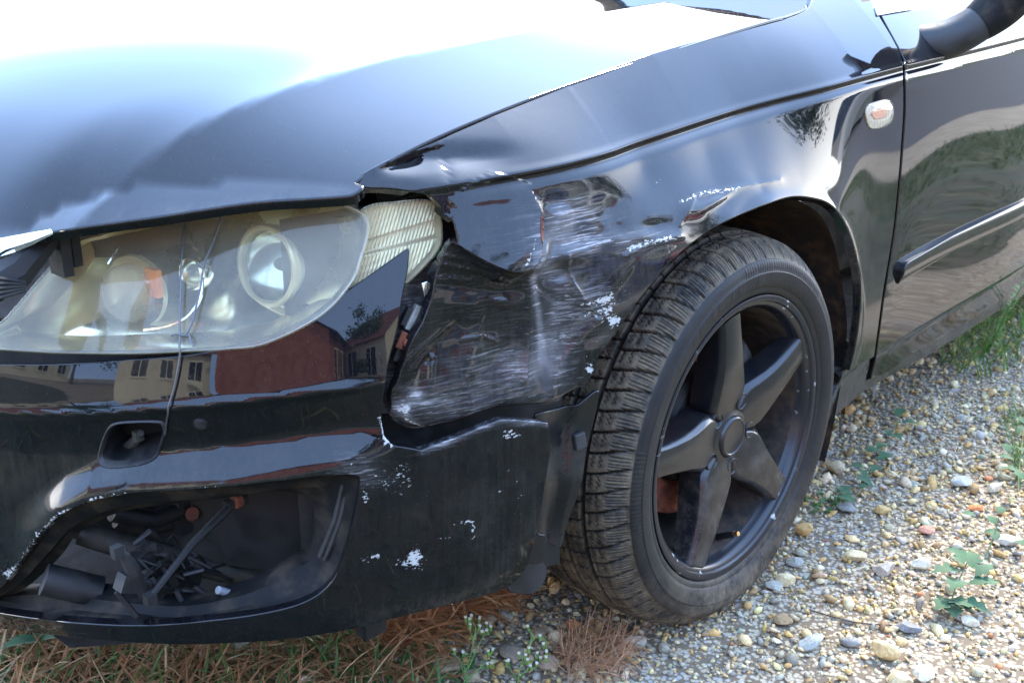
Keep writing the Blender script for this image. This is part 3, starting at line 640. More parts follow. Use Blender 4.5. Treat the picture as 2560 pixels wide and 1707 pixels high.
bump_ = panel('front_bumper', SB, bo, .0055, M['paint'], car, holes=[px_dom(SB, fog, 6)[:-1], px_dom(SB, wash, 5)[:-1]], flange=.012, attrs=dict(chip=ch_b, dust=du_b, scuff=lambda p: .7 * LN(p, bmid, 7) + .4 * G(p, 900, 1180, 60, 40)))
bump_['label'] = 'scraped front bumper with an empty fog lamp opening'
# parking sensor, flush in the bumper
c = on(SB, [(503, 1060)])[0]; nn = normal(SB, hit(SB, [(503, 1060)]))[0]
part('parking_sensor', revolve([(.0001, .0016), (.0062, .0016), (.0068, .0011), (.0069, .0003), (.0076, .0003), (.0077, .0014), (.0084, .0012), (.0086, -.001)], c, nn, 40), M['plastic'], car)
# washer hole: rim and dark pocket with a broken bracket inside
wq = px_dom(SB, wash, 5)[:-1]
cen = wq.mean(0); P0 = SB.pos(*wq.T); nW = normal(SB, cen[None])[0]
sm_ = cen + (wq - cen) * .86; P1 = SB.pos(*sm_.T)
rows = [P0 + nW * .0008, (P0 * .6 + P1 * .4) + nW * .0025, P1 - nW * .001, P1 - nW * .006, SB.pos(*(cen + (wq - cen) * .84).T) - nW * .05]
def ring_loft(rows):
    m = len(rows[0]); V = [p for r in rows for p in r]
    return V, [(i * m + j, i * m + (j + 1) % m, (i + 1) * m + (j + 1) % m, (i + 1) * m + j) for i in range(len(rows) - 1) for j in range(m)]
wr = part('washer_opening', ring_loft(rows[:4]), M['plastic'], car)
V, F = ring_loft(rows[3:]); F.append(tuple(range(len(V) - len(wq), len(V)))); part('washer_pocket', (V, F), M['black'], wr)
def inside(S, px, py, d): q = on(S, [(px, py)])[0]; return q + rays([(px, py)])[0] * d
ex = np.array([.45, -.75, 0]); ex /= np.linalg.norm(ex)
part('washer_nozzle', join(tube([inside(SB, 318, 1120, .045), inside(SB, 340, 1100, .03), inside(SB, 352, 1082, .02)], [.007, .006, .004]), box(inside(SB, 345, 1088, .022), (.010, .008, .012)), box(inside(SB, 300, 1130, .04), (.03, .02, .012))), M['grime'], wr)
# --- fog lamp recess
inn = [(-60, 1500), (10, 1490), (63, 1470), (149, 1392), (182, 1345), (225, 1312), (316, 1275), (451, 1257), (591, 1240), (676, 1226), (740, 1232), (780, 1252), (786, 1300), (783, 1350), (765, 1395), (735, 1410), (645, 1462), (600, 1482), (496, 1507), (406, 1506), (234, 1486), (131, 1478), (0, 1492), (-60, 1500)]
SR = Cyl(lambda th, z: off_bump(th, z) * .5 + .045)
SR1 = Cyl(lambda th, z: off_bump(th, z) * .7 + .022)
fo = smooth(fog, 6); n_ = 150
def rs(p, n): 
    L = np.r_[0, np.cumsum(np.linalg.norm(np.diff(p, axis=0), axis=1))]; s = np.linspace(0, L[-1], n, endpoint=False); return np.stack([np.interp(s, L, p[:, k]) for k in (0, 1)], -1)
def piece(a, idx, n):   # match both outlines at the listed corners
    o = []
    for (i, j), m in zip(zip(idx[:-1], idx[1:]), n): o.append(rs(smooth(a[i:j + 1], 4), m))
    return np.vstack(o)
cnt = [24, 36, 44, 44]
fo_ = piece(fog, [0, 4, 10, 15, 22], cnt); in_ = piece(inn, [0, 4, 9, 15, 21], cnt)
A0 = SB.pos(*hit(SB, fo_).T); N0 = normal(SB, hit(SB, fo_)); B0 = SR.pos(*hit(SR, in_).T)
mid1 = A0 - N0 * .012; mid2 = A0 * .45 + B0 * .55 - np.array([0, 0, .004]); m3 = mid2 * .5 + B0 * .5 + np.array([0, 0, .006])
fr = part('fog_lamp_recess', ring_loft([A0 - N0 * .003, mid1, mid2, m3, B0, B0 + np.array([.02, .02, 0])]), M['dusty'], car)
V, F = [], []
# slatted clip rail on the outer side of the recess
for k, (p, q) in enumerate([((872, 1205), (812, 1398)), ((885, 1200), (838, 1402)), ((858, 1210), (800, 1390))]):
    v, f = tube([on(SR1, [p])[0], on(SR1, [((p[0] + q[0]) / 2 + 8, (p[1] + q[1]) / 2)])[0], on(SR1, [q])[0]], [.0035] * 3, 6); V, F = join((V, F), (v, f))
part('clip_rail', (V, F), M['plastic'], fr)
# things behind the opening
def behind(px, py, y): return at(px, py, y=y)
part('cross_tube', tube([behind(200, 1330, .50), behind(330, 1372, .46), behind(470, 1405, .43), behind(760, 1468, .35)], [.016, .016, .016, .017], 14), M['grime'], fr)
part('tube_sleeve', tube([behind(480, 1406, .425), behind(505, 1413, .419)], [.0195, .0195], 14), M['plastic'], fr)
part('lower_tube', tube([behind(110, 1447, .46), behind(250, 1478, .43)], [.020, .020], 14), M['dark'], fr)
part('strut', join(tube([behind(590, 1252, .30), behind(480, 1360, .29), behind(370, 1500, .28)], [.006, .0045, .004], 8), box(behind(590, 1255, .30), (.03, .012, .012)), box(behind(375, 1495, .28), (.012, .012, .012))), M['black'], fr)
for a_, b_, ra in [(behind(585, 1253, .295), behind(600, 1247, .295), .010), (behind(481, 1290, .42), behind(481, 1283, .40), .010), (behind(742, 1417, .22), behind(738, 1415, .205), .0085)]: part('rusty_bolt', tube([a_, b_], [ra, ra * .9], 8), M['rust'], fr)
hv = []
rr_ = random.Random(3)
for px, py, s, y in [(345, 1400, .034, .345), (385, 1412, .036, .35), (430, 1425, .040, .36), (318, 1432, .018, .31), (345, 1468, .022, .31), (400, 1455, .036, .35), (470, 1445, .030, .36), (355, 1362, .012, .33), (378, 1366, .012, .33), (395, 1372, .012, .335)]:
    an = rr_.uniform(-.4, .9); ca, sa = math.cos(an), math.sin(an); be = rr_.uniform(-.5, .5); cb, sb = math.cos(be), math.sin(be)
    hv.append(box(behind(px, py, y), (s, s * .6, s * rr_.uniform(.4, .8)), np.array([[ca, 0, sa], [0, 1, 0], [-sa, 0, ca]]) @ np.array([[cb, -sb, 0], [sb, cb, 0], [0, 0, 1]])))
for k in range(26):
    a = (rr_.uniform(290, 500), rr_.uniform(1350, 1485)); b = (a[0] + rr_.uniform(10, 110), a[1] + rr_.uniform(-40, 70)); yy = rr_.uniform(.30, .35)
    hv.append(tube(smooth(np.array([behind(*a, yy), behind((a[0] + b[0]) / 2, (a[1] + b[1]) / 2 + rr_.uniform(-30, 30), yy - .012), behind(*b, yy + .01)]), .01), .0, 6) if False else tube([behind(*a, yy), behind((a[0] + b[0]) / 2, (a[1] + b[1]) / 2 + rr_.uniform(-30, 30), yy - .012), behind(*b, yy + .01)], [rr_.uniform(.0014, .004)] * 3, 6))
bl = part('wiring_loom', join(*hv), M['black'], fr, kind='stuff'); bevel(bl, .002, 1)
part('loom_connector', join(box(behind(293, 1378, .295), (.012, .010, .014)), box(behind(325, 1455, .30), (.028, .018, .020), np.array([[.9, 0, .43], [0, 1, 0], [-.43, 0, .9]])), tube([behind(312, 1388, .295), behind(330, 1420, .295), behind(362, 1490, .295)], [.006, .009, .006], 6)), M['dark'], fr)
part('tape_end', tube([behind(545, 1474, .27), behind(590, 1486, .27)], [.005, .0045], 10), M['white_tape'], fr)
part('air_duct', join(tube([behind(280, 1280, .43), behind(380, 1300, .42), behind(450, 1275, .42)], [.012, .013, .012], 10), tube([behind(290, 1300, .45), behind(380, 1320, .44), behind(470, 1300, .44)], [.010, .010, .010], 10), box(behind(480, 1275, .42), (.05, .02, .05))), M['black'], fr)
SK = Cyl(lambda th, z: .25 + 0 * th)
panel('dark_lamp_backing', Cyl(lambda th, z: .17 + 0 * th), [cd(45, .24), cd(111, .22), cd(111, .70), cd(60, .66), cd(45, .62)], .03, M['dark'], car, flange=.0)  # plain dark sheet added so the space behind lamp and bumper reads as shade
panel('dark_gap_sheet', Cyl(lambda th, z: .075 + .10 * np.maximum(0, z - .66)), [cd(6, .22), cd(44, .22), cd(44, .60), cd(44, .74), cd(20, .76), cd(6, .66)], .02, M['dark'], car, flange=0)  # generic dark sheet added to stand for the shade in the wing gap
panel('slam_panel', Cyl(lambda th, z: .14 + .6 * (z - .62)), [cd(30, .62), cd(111, .55), cd(111, .70), cd(72, .72), cd(50, .74), cd(30, .76)], .02, M['dark'], car, flange=0)
# grille corner at the left edge of the picture
gr = sub('grille', car)
def ray_at(px, py, d): return CC + rays([(px, py)])[0] * d
part('grille_surround', join(tube([ray_at(-120, 690, 1.22), ray_at(0, 620, 1.24), ray_at(70, 600, 1.25), ray_at(128, 580, 1.26)], [.010, .010, .007, .003], 8), tube([ray_at(-120, 705, 1.22), ray_at(-20, 642, 1.235), ray_at(36, 628, 1.24)], [.006, .006, .003], 8)), M['chrome'], gr)
for k in range(5):
    part('grille_bar', tube([ray_at(-140, 690 + k * 18, 1.25), ray_at(0, 696 + k * 12, 1.27), ray_at(62, 706 + k * 5, 1.29)], [.0022] * 3, 6), M['plastic'], gr)
part('grille_frame', join(box(ray_at(150, 632, 1.34), (.012, .03, .05)), box(ray_at(176, 618, 1.35), (.010, .03, .04)), tube([ray_at(-100, 760, 1.30), ray_at(40, 680, 1.31), ray_at(120, 590, 1.33)], [.02, .02, .015], 8)), M['dark'], gr)

# --- headlamp
hl = sub('headlamp', car)
lens_px = [(-70, 868), (-74, 848), (0, 806), (40, 765), (96, 699), (150, 640), (196, 600), (259, 584), (370, 556), (480, 533), (600, 519), (721, 507), (800, 500), (835, 503), (879, 519), (912, 537), (922, 560), (918, 600), (905, 640), (880, 705), (800, 790), (663, 858), (560, 872), (480, 876), (336, 882), (144, 880), (0, 872), (-70, 868)]
lq = px_dom(SL, lens_px, 7)[:-1]
ln = panel('lens', SL, lq, .006, M['lens'], hl, flange=.006)
SLr = Cyl(lambda th, z: off_lens(th, z) + .088 - .03 * sstep(.66, .60, z) + .006 * np.sin(th * .25))
rf = panel('reflector', SLr, lq, .007, M['satin'], hl, flange=0)
# side walls of the lamp: rim strip then dull shell
L0 = SL.pos(*lq.T); nL = normal(SL, lq); L1 = SLr.pos(*lq.T); cL = L0.mean(0)
part('lamp_shell', ring_loft([L0 - nL * .004, L0 - nL * .010 + (cL - L0) * .012, L1]), M['cream'], hl)
part('lens_rim', ring_loft([L0 + nL * .0004, L0 + (cL - L0) * .006 + nL * .0007, L0 + (cL - L0) * .012 + nL * .0003]), M['frost'], hl)
XF = np.array([-1., -.10, .10]); XF /= np.linalg.norm(XF)     # where the lamps look
def lamp_c(px, py, d): return inside(SL, px, py, d)
c = lamp_c(660, 666, .052); ez = np.array([0, 0, 1.])
pr = part('projector_ring', revolve([(.0395, -.014), (.0405, -.004), (.0425, -.0005), (.0455, -.0005), (.0475, -.003), (.0475, -.010)], c, XF, 72), M['cream'], hl)
part('projector_barrel', revolve([(.0468, -.010), (.0455, -.020), (.0445, -.036), (.046, -.040), (.046, -.060)], c, XF, 64), M['satin'], hl)
part('projector_lens', revolve([(.0385, -.012)] + [(.0385 * math.cos(t), -.012 + .018 * math.sin(t)) for t in np.linspace(.1, 1.55, 12)] + [(.0002, .006)], c, XF, 48), M['proj'], hl)
part('projector_bowl', revolve([(.0385, -.013), (.034, -.022), (.024, -.034), (.010, -.042), (.0003, -.043)], c, XF, 48), M['satin'], hl)
part('projector_bulb', revolve([(.0002, -.018), (.005, -.019), (.0075, -.024), (.0075, -.040)], c, XF, 20), M['grime'], hl)
c2 = lamp_c(307, 738, .030); XB = np.array([-1., -.35, .05]); XB /= np.linalg.norm(XB)
part('indicator_lens', revolve([(.0335, -.016), (.0335, -.004)] + [(.0335 * math.cos(t), -.004 + .012 * math.sin(t)) for t in np.linspace(.15, 1.56, 10)], c2, XB, 48), M['frost'], hl)
part('indicator_bowl', revolve([(.0415, -.018), (.043, -.024), (.0395, -.026), (.036, -.034), (.026, -.046), (.012, -.054), (.0003, -.055)], c2, XB, 48), M['cream'], hl)
part('indicator_bulb', join(revolve([(.0003, -.012)] + [(.0085 * math.sin(t), -.020 + .008 * math.cos(t)) for t in np.linspace(.2, 2.4, 8)] + [(.0055, -.045)], inside(SL, 345, 712, .045), XB, 20)), M['amber'], hl)
part('amber_reflector', box(inside(SL, 385, 706, .034), (.008, .022, .032)), M['amber'], hl)
c3 = lamp_c(478, 684, .045)
part('parking_lamp', revolve([(.0165, 0), (.0180, .0025), (.0195, 0), (.019, -.012), (.014, -.022), (.008, -.026), (.0003, -.027)], c3, XF, 32), M['satin'], hl)
part('parking_bulb', revolve([(.0002, -.004), (.0035, -.006), (.0045, -.010), (.004, -.024)], c3, XF, 16), M['proj'], hl)
def strip(px, d, r): return tube([inside(SL, *p, d) for p in smooth(px, 12)], [r] * len(smooth(px, 12)), 6)
for p_, d_, r_ in [([(505, 690), (502, 740), (470, 790), (420, 815), (360, 825)], .04, .0022), ([(250, 610), (285, 606), (300, 600), (282, 640), (270, 660)], .035, .002), ([(478, 560), (480, 600), (500, 645)], .03, .0015)]: part('bezel_edge', strip(p_, d_, r_), M['chrome'], hl)
part('bezel_top', panel_v := loft([[inside(SL, x, y, .012), inside(SL, x + 10, y + dy, .042), inside(SL, x + 12, y + dy + 20, .055)] for x, y, dy in [(225, 602, 22), (300, 588, 34), (420, 562, 40), (500, 548, 30), (560, 540, 16)]]), M['grime'], hl)
part('bezel_floor', loft([[inside(SL, x, y, .006), inside(SL, x, y - 26, .035), inside(SL, x + 4, y - 50, .085)] for x, y in [(-40, 872), (100, 874), (250, 876), (400, 874), (560, 866), (680, 842), (760, 800), (840, 740)]]), M['satin'], hl)
part('bezel_side', loft([[inside(SL, x, y, .010), inside(SL, x - 30, y + 4, .030), inside(SL, x - 75, y + 6, .056)] for x, y in [(880, 540), (900, 580), (895, 640), (868, 700), (820, 755)]]), M['satin'], hl)
# corner lamp at the wing
cl_px = [(905, 530), (937, 516), (1000, 509), (1057, 504), (1086, 508), (1100, 524), (1104, 560), (1104, 605), (1088, 636), (1071, 655), (1045, 682), (1014, 708), (960, 730), (880, 735), (890, 690), (908, 632), (922, 572), (905, 530)]
SC = Cyl(lambda th, z: .030 + .22 * (z - .66) + .0 * th)
cq = px_dom(SC, cl_px, 5)[:-1]
sl = part_ = panel('corner_lamp', SC, cq, .006, M['lens'], hl, flange=.008)
def ribs(p, a, b): return .0016 * np.abs(np.sin((p[:, 0] + .30 * p[:, 1]) * math.pi / 9.)) + .010 * sstep(0, 1, (p[:, 1] - (545 + .30 * (1100 - p[:, 0]))) / 8.) - .004 * sstep(0, 1, (p[:, 1] - (590 + .25 * (1100 - p[:, 0]))) / 8.)
panel('ribbed_reflector', Cyl(lambda th, z: .042 + .22 * (z - .66), ribs), cq, .0014, M['ribbed'], hl, flange=0)
C0 = SC.pos(*cq.T); nC = normal(SC, cq)
part('corner_shell', ring_loft([C0 - nC * .003, C0 - nC * .030, C0.mean(0) + (C0 - C0.mean(0)) * .05 - nC * .03]), M['cream'], hl)

# --- bracket strip between bumper tip and wing
SX = Cyl(lambda th, z: .042 + 0 * th)
br = sub('wing_bracket', car)
panel('bracket_plate', Cyl(lambda th, z: .055 + .1 * np.maximum(z - .6, 0)), px_dom(SX, [(1000, 700), (1050, 655), (1098, 640), (1104, 700), (1096, 745), (1060, 830), (1040, 900), (1018, 985), (1000, 1030), (955, 1040), (955, 980), (975, 890), (990, 800), (1000, 700)], 8)[:-1], .008, M['paint'], br, flange=.006, attrs=dict(scuff=lambda p: .65 + 0 * p[:, 0], dust=lambda p: .6 + 0 * p[:, 0]))
def pf(*pts): return px_dom(SX, list(pts) + [pts[0]], 6)[:-1]
panel('bracket_strip', SX, np.array(hit(SX, [(1088, 726), (1100, 722), (1106, 742), (1100, 778), (1080, 803), (1062, 846), (1046, 890), (1036, 935), (1024, 975), (1012, 1005), (1003, 1000), (1010, 950), (1018, 905), (1030, 862), (1046, 828), (1060, 790), (1075, 760)])), .006, M['galv'], br, flange=.006)
def oriented(S, px, py, size, lift=0, rot=0.):
    q = hit(S, [(px, py)]); n = normal(S, q)[0]; u = np.cross([0, 0, 1.], n); u /= np.linalg.norm(u); v = np.cross(n, u)
    c, s = math.cos(rot), math.sin(rot); u, v = u * c + v * s, -u * s + v * c
    return box(S.pos(*q.T)[0] + n * lift, size, np.stack([u, v, n], 1))
def ringbox(S, px, py, w_, h_, t_, lift, rot):
    q = hit(S, [(px, py)]); n = normal(S, q)[0]; u = np.cross([0, 0, 1.], n); u /= np.linalg.norm(u); v = np.cross(n, u)
    c, s = math.cos(rot), math.sin(rot); u, v = u * c + v * s, -u * s + v * c; Rm = np.stack([u, v, n], 1); o = S.pos(*q.T)[0] + n * lift
    return join(box(o + u * (w_ / 2), (t_, h_ + t_, .010), Rm), box(o - u * (w_ / 2), (t_, h_ + t_, .010), Rm), box(o + v * (h_ / 2 + .0005), (w_ - t_, t_ * .9, .009), Rm), box(o - v * (h_ / 2 + .0005), (w_ - t_, t_ * .9, .009), Rm))
bevel(part('bracket_clip', ringbox(SX, 1044, 796, .018, .022, .008, .006, -.5), M['galv'], br, sm=False), .0012)
nutp = join(oriented(SX, 1008, 846, (.020, .020, .005), .012, -.45), tube([on(SX, [(1008, 846)], .014)[0], on(SX, [(1008, 846)], .019)[0]], [.0052, .0048], 14))
bevel(part('rusty_nut', nutp, M['rust'], br, sm=False), .0012)
bevel(part('bracket_block', join(oriented(SX, 1000, 880, (.016, .020, .012), .004, -.4), oriented(SX, 1018, 790, (.012, .022, .010), .003, -.5)), M['plastic'], br, sm=False), .001)
bevel(part('torn_flap', oriented(Cyl(lambda th, z: .034 + 0 * th), 1066, 722, (.010, .018, .0015), .002, .2), M['trim'], br, sm=False), .0006)
# --- dull plastic edge of the arch liner between bumper and tyre
SE = Cyl(lambda th, z: .030 + .0 * th, lambda p, a, b: -.010 * sstep(0, 1, (p[:, 0] - (1392 + (1136 - p[:, 1]) * .13 + 12)) / 14.) + .004 * np.sin(p[:, 1] / 40.))
panel('liner_edge', SE, px_dom(SE, [(1345, 1040), (1420, 1018), (1470, 975), (1478, 985), (1473, 1055), (1447, 1140), (1422, 1252), (1400, 1341), (1388, 1361), (1358, 1345), (1330, 1330), (1340, 1200), (1345, 1040)], 8)[:-1], .006, M['trimdark'], car, flange=.004)
bevel(part('liner_bolt', join(oriented(SE, 1434, 1096, (.017, .022, .008), .004, .1)), M['plastic'], car, sm=False), .002)
SF = Cyl(lambda th, z: .020 + .35 * np.maximum(0, .26 - z) + 0 * th)
panel('liner_clip', SF, px_dom(SF, [(1338, 1326), (1350, 1338), (1364, 1342), (1364, 1380), (1356, 1402), (1340, 1410), (1322, 1402), (1330, 1370), (1338, 1326)], 5)[:-1], .004, M['trimdark'], car, flange=.006)
panel('mud_flap', Cyl(lambda th, z: .045 + 0 * th), px_dom(Cyl(lambda th, z: .045 + 0 * th), [(1270, 1465), (1310, 1420), (1345, 1405), (1360, 1412), (1367, 1428), (1356, 1460), (1330, 1482), (1280, 1477), (1270, 1465)], 6)[:-1], .006, M['dark'], car, flange=.004)
part('under_tab', box(at(928, 1560, y=.17), (.034, .02, .024)), M['dark'], car)
# --- wheel arch liner
ang = np.linspace(R(-28), R(112), 60); V = []; F = []
ys = [.030, .055, .10, .18, .27, .34]
for i, a in enumerate(ang):
    for j, y in enumerate(ys):
        r_ = .372 + .012 * (j > 0) + .004 * math.sin(a * 9 + j) - .006 * (j > 4); V.append((.03 + r_ * math.cos(a), y, .31 + r_ * math.sin(a)))
m = len(ys)
F = [(i * m + j, i * m + j + 1, (i + 1) * m + j + 1, (i + 1) * m + j) for i in range(59) for j in range(m - 1)]
part('arch_liner', (V, F), M['mud'], car)
part('undertray', loft([[(x, y, .205 - .02 * (x < -.6)) for y in (.16 + .9 * max(0, -x - .55), .5, 1.2, 1.7)] for x in (-.88, -.7, -.5, -.36)]), M['dark'], car)
part('inner_wall', loft([[(-.5, .345, z), (.5, .345, z)] for z in (.1, .7)]), M['dark'], car)
# --- side repeater
SP = Side(lambda p, a, b: -.0045 * np.clip(1 - (np.hypot((p[:, 0] - 2196) / 34, (p[:, 1] - 286) / 38)) ** 3, 0, 1) - .0035)
rp = sub('side_repeater', car)
rpo = px_dom(S0, [(2166, 300), (2163, 282), (2170, 264), (2190, 256), (2212, 251), (2225, 258), (2229, 276), (2224, 300), (2212, 312), (2192, 320), (2174, 318), (2166, 300)], 3)
panel('repeater_lens', SP, rpo[:-1], .002, M['lens'], rp, flange=.005)
bq = rpo[:-1].mean(0) + (rpo[:-1] - rpo[:-1].mean(0)) * .97
panel('repeater_body', Side(lambda p, a, b: -.0012 - .0006 * np.sin(p[:, 0] * .9) + 0 * a), bq, .0018, M['blush'], rp, flange=.002)
bq2 = rpo[:-1].mean(0) + (rpo[:-1] - rpo[:-1].mean(0)) * (.55, .30)
M['pink'] = mat('faded_amber', (.62, .20, .12), .35)
panel('repeater_bulb', Side(lambda p, a, b: -.0028 + 0 * a), bq2, .002, M['pink'], rp, flange=.001)
# --- door mirror
mi = sub('door_mirror', car)
f0 = on(S0, [(2338, 78)], -.004)[0]
MA = [f0 + np.array(v) for v in [(-.045, .020, -.022), (-.020, -.015, -.016), (.006, -.045, -.002), (.034, -.075, .024), (.056, -.10, .058), (.072, -.12, .108)]]
mp_ = smooth(np.array(MA), .008); mk = int(len(mp_) * .50)
part('mirror_arm', tube(mp_[:mk + 3], np.linspace(.036, .0345, mk + 3), 20), M['plastic'], mi)
part('mirror_collar', tube(mp_[mk:], np.linspace(.0355, .056, len(mp_) - mk), 20, False), M['galv'] if False else M['dusty'], mi)
hd = []
for t in np.linspace(0, 1, 9):
    c_ = MA[5] + np.array([-.02 + .16 * t, -.10 * t, .0 + .03 * t]); k = .5 + .5 * math.sin(math.pi * (.12 + .8 * t)); 
    hd.append([c_ + np.array([.09 * k * math.cos(a), -.03 * math.cos(a), .075 * k * math.sin(a) + .06]) for a in np.linspace(0, 2 * math.pi, 18, endpoint=False)])
V, F = ring_loft(hd); F += [tuple(range(18))[::-1], tuple(range(len(V) - 18, len(V)))]
part('mirror_head', (V, F), M['paint'], mi)

# ------------------------------------------------------------------ front wheel (axis +Y inwards, turned a touch)
wh = sub('front_wheel', car)
ST = -.0383; OW = np.array([-.0012, -.0011, .3081]); eX = np.array([math.cos(ST), math.sin(ST), 0]); eY = np.array([-math.sin(ST), math.cos(ST), 0]); eZ = np.array([0, 0, 1.])
def wp(u, v, d): return OW + np.multiply.outer(np.asarray(u), eX) + np.multiply.outer(np.asarray(v), eZ) + np.multiply.outer(np.asarray(d), eY)
# tyre
NA = 1080
prof = [(.2265, .020), (.2285, .0125), (.231, .0085), (.236, .0065), (.2395, .0062), (.2408, .0046), (.248, .0020), (.256, .0002), (.264, -.0004), (.2655, .0010), (.272, .0012), (.279, .0032), (.2835, .0062), (.2842, .0082), (.2905, .0125), (.2965, .0175), (.3020, .0235)]
ns = len(prof)
acr = np.linspace(0, 1, 66)
tp = []
for a in acr:
    d = .0285 + a * .176; c = (a - .5) * 2
    tp.append((.3165 - .0085 * abs(c) ** 3.0 - .002 * max(0, .04 - a) / .04 - .006 * max(0, a - .96) / .04, d))
tail = [(.300, .2145), (.28, .223), (.25, .222), (.228, .210)]
P_ = np.array(prof + tp + tail); m = len(P_)
th = np.linspace(0, 2 * math.pi, NA, endpoint=False)
TH, RR = np.meshgrid(th, P_[:, 0], indexing='ij'); DD = np.broadcast_to(P_[:, 1], RR.shape).copy(); RR = RR.copy()
A = np.full(m, -1.); A[ns:ns + len(acr)] = acr; A[ns - 4:ns] = [-.13, -.095, -.06, -.025]
AA = np.broadcast_to(A, RR.shape)
tread = AA > -.2
NB = 66
def sq(x, wdt, soft=.25): return 1 - sstep(wdt * (1 - soft), wdt * (1 + soft), np.abs(x))
gz = np.zeros_like(RR); sipe = np.zeros_like(RR)
for c0, wd in [(.215, .020), (.43, .017), (.60, .017), (.80, .020)]: gz = np.maximum(gz, sq(AA - c0, wd))
def lat(off, slope, lo, hi, wdt, depth=1.):
    ph = (TH / (2 * math.pi) * NB + off + slope * AA + .12 * np.sin(AA * 9)) % 1.0; ph = np.minimum(ph, 1 - ph)
    return depth * sq(ph, wdt, .3) * (AA > lo) * (AA < hi)
gz = np.maximum(gz, lat(0, 1.2, -.12, .215, .050)); gz = np.maximum(gz, lat(.3, 2.0, .215, .43, .05, .9)); gz = np.maximum(gz, lat(.6, 1.2, .43, .60, .045, .8)); gz = np.maximum(gz, lat(.1, -2., .60, .80, .05, .9)); gz = np.maximum(gz, lat(.5, -1.2, .80, 1.1, .05))
# zigzag sipes in the blocks, comb of fine cuts on the shoulder edge
zig = (AA * 15 + .38 * np.abs(((TH / (2 * math.pi) * NB * 4) % 1) - .5) * 2) % 1
phb = (TH / (2 * math.pi) * NB + 1.2 * AA) % 1
sipe = np.maximum(sipe, sq(zig - .5, .13) * (phb > .22) * (phb < .80) * (AA > .06) * (AA < .97))
comb = (TH / (2 * math.pi) * NB * 6) % 1
combm = sq(comb - .5, .16) * (AA > -.11) * (AA < .03)
sipe = np.maximum(sipe, combm)
RR = RR - tread * (.0062 * gz + .0011 * np.maximum(sipe, 0) * (1 - gz))
# fine moulded ribs on the side wall
ribz = (P_[:, 0] > .266) & (P_[:, 0] < .282) & (np.arange(m) < ns)
sect = (np.sin(TH * 3 + .6) > .2)
DD = DD - .0007 * ribz[None, :] * sect * (np.sin(TH * 260) > 0) + .0009 * ((P_[:, 0] > .246) & (P_[:, 0] < .262) & (np.arange(m) < ns))[None, :] * (np.sin(TH * 2 + 2.2) > .5) * (np.sin(TH * 46) * np.sin(TH * 17 + 1) > .1) * -.6
# the loaded contact patch is flattened, the walls bulge there
U, Vv = RR * np.sin(TH), RR * np.cos(TH)
low = OW[2] + Vv; fl = np.maximum(.001 - low, 0); Vv = Vv + fl * .96; DD = DD - .006 * np.exp(-((low - .03) / .03) ** 2) * (np.arange(m) < ns)[None, :]
XX = wp(U.ravel(), Vv.ravel(), DD.ravel())
ii = np.arange(NA)[:, None]; jj = np.arange(m - 1)[None, :]
a0 = (ii * m + jj).ravel(); a1 = (ii * m + jj + 1).ravel(); b0 = (((ii + 1) % NA) * m + jj).ravel(); b1 = (((ii + 1) % NA) * m + jj + 1).ravel()
def quick_mesh(name, V, Q):
    me = bpy.data.meshes.new(name); V = np.asarray(V, np.float32); Q = np.asarray(Q, np.int32); k = Q.shape[1]
    me.vertices.add(len(V)); me.vertices.foreach_set('co', V.ravel()); me.loops.add(Q.size); me.loops.foreach_set('vertex_index', Q.ravel())
    me.polygons.add(len(Q)); me.polygons.foreach_set('loop_start', np.arange(0, Q.size, k, dtype=np.int32)); me.polygons.foreach_set('loop_total', np.full(len(Q), k, np.int32))
    me.update(calc_edges=True); me.validate(); return me
me = quick_mesh('tyre', XX, np.stack([a0, b0, b1, a1], 1)); me.shade_smooth(); me.set_sharp_from_angle(angle=R(42))
zed = low.ravel(); aa = AA.ravel()
dirt = np.clip(.06 + .88 * (aa > -.2) * (1 - .6 * np.clip(gz.ravel(), 0, 1)) + .80 * np.clip((.20 - zed) / .20, 0, 1) ** 1.4, 0, 1) * np.where(aa > -.2, .9, 1.)
me.attributes.new('dirt', 'FLOAT', 'POINT').data.foreach_set('value', dirt.astype(np.float32))
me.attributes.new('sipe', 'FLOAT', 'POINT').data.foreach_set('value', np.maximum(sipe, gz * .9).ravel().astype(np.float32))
link('tyre', me, M['tyre'], wh)
# rim: lip, barrel and back
def rv(name, prof, mat_, seg=96): return part(name, revolve(prof, OW, eY, seg, eX), mat_, wh)
rv('rim_lip', [(.2255, .020), (.2285, .0125), (.2275, .0085), (.2245, .0075), (.2185, .0095), (.2165, .0135), (.2120, .0150), (.2085, .0185), (.2075, .026), (.2035, .034)], M['lip'], 128)
rv('rim_barrel', [(.2035, .034), (.1975, .06), (.1945, .10), (.197, .15), (.210, .185), (.226, .205)], M['rim_in'])
hub = wp(0, 0, .0)
def wang(px, py):
    p = at(px, py, y=.012) - OW; return math.atan2(p @ eZ, p @ eX)
SPA = [wang(*q) for q in [(1646, 1166), (1838, 792), (2018, 868), (1972, 1205), (1757, 1410)]]
base = np.mean([(a - SPA[0] + k * R(72)) for k, a in zip([0, 1, 2, 3, 4], [SPA[0]] + [SPA[0] - ((SPA[0] - a) % (2 * math.pi)) for a in SPA[1:]])])
SPO = SPA[0] + base
rs_ = np.array([.026, .040, .055, .070, .09, .115, .14, .165, .19, .208])
hw = np.array([.018, .027, .0365, .0395, .0350, .0292, .0256, .0232, .0216, .0218])   # half width of the face
dp = np.array([.030, .0285, .0265, .0240, .0205, .0175, .0155, .0150, .0150, .0155])   # depth of the face
dep = np.array([.030, .034, .040, .045, .048, .048, .046, .042, .036, .026])
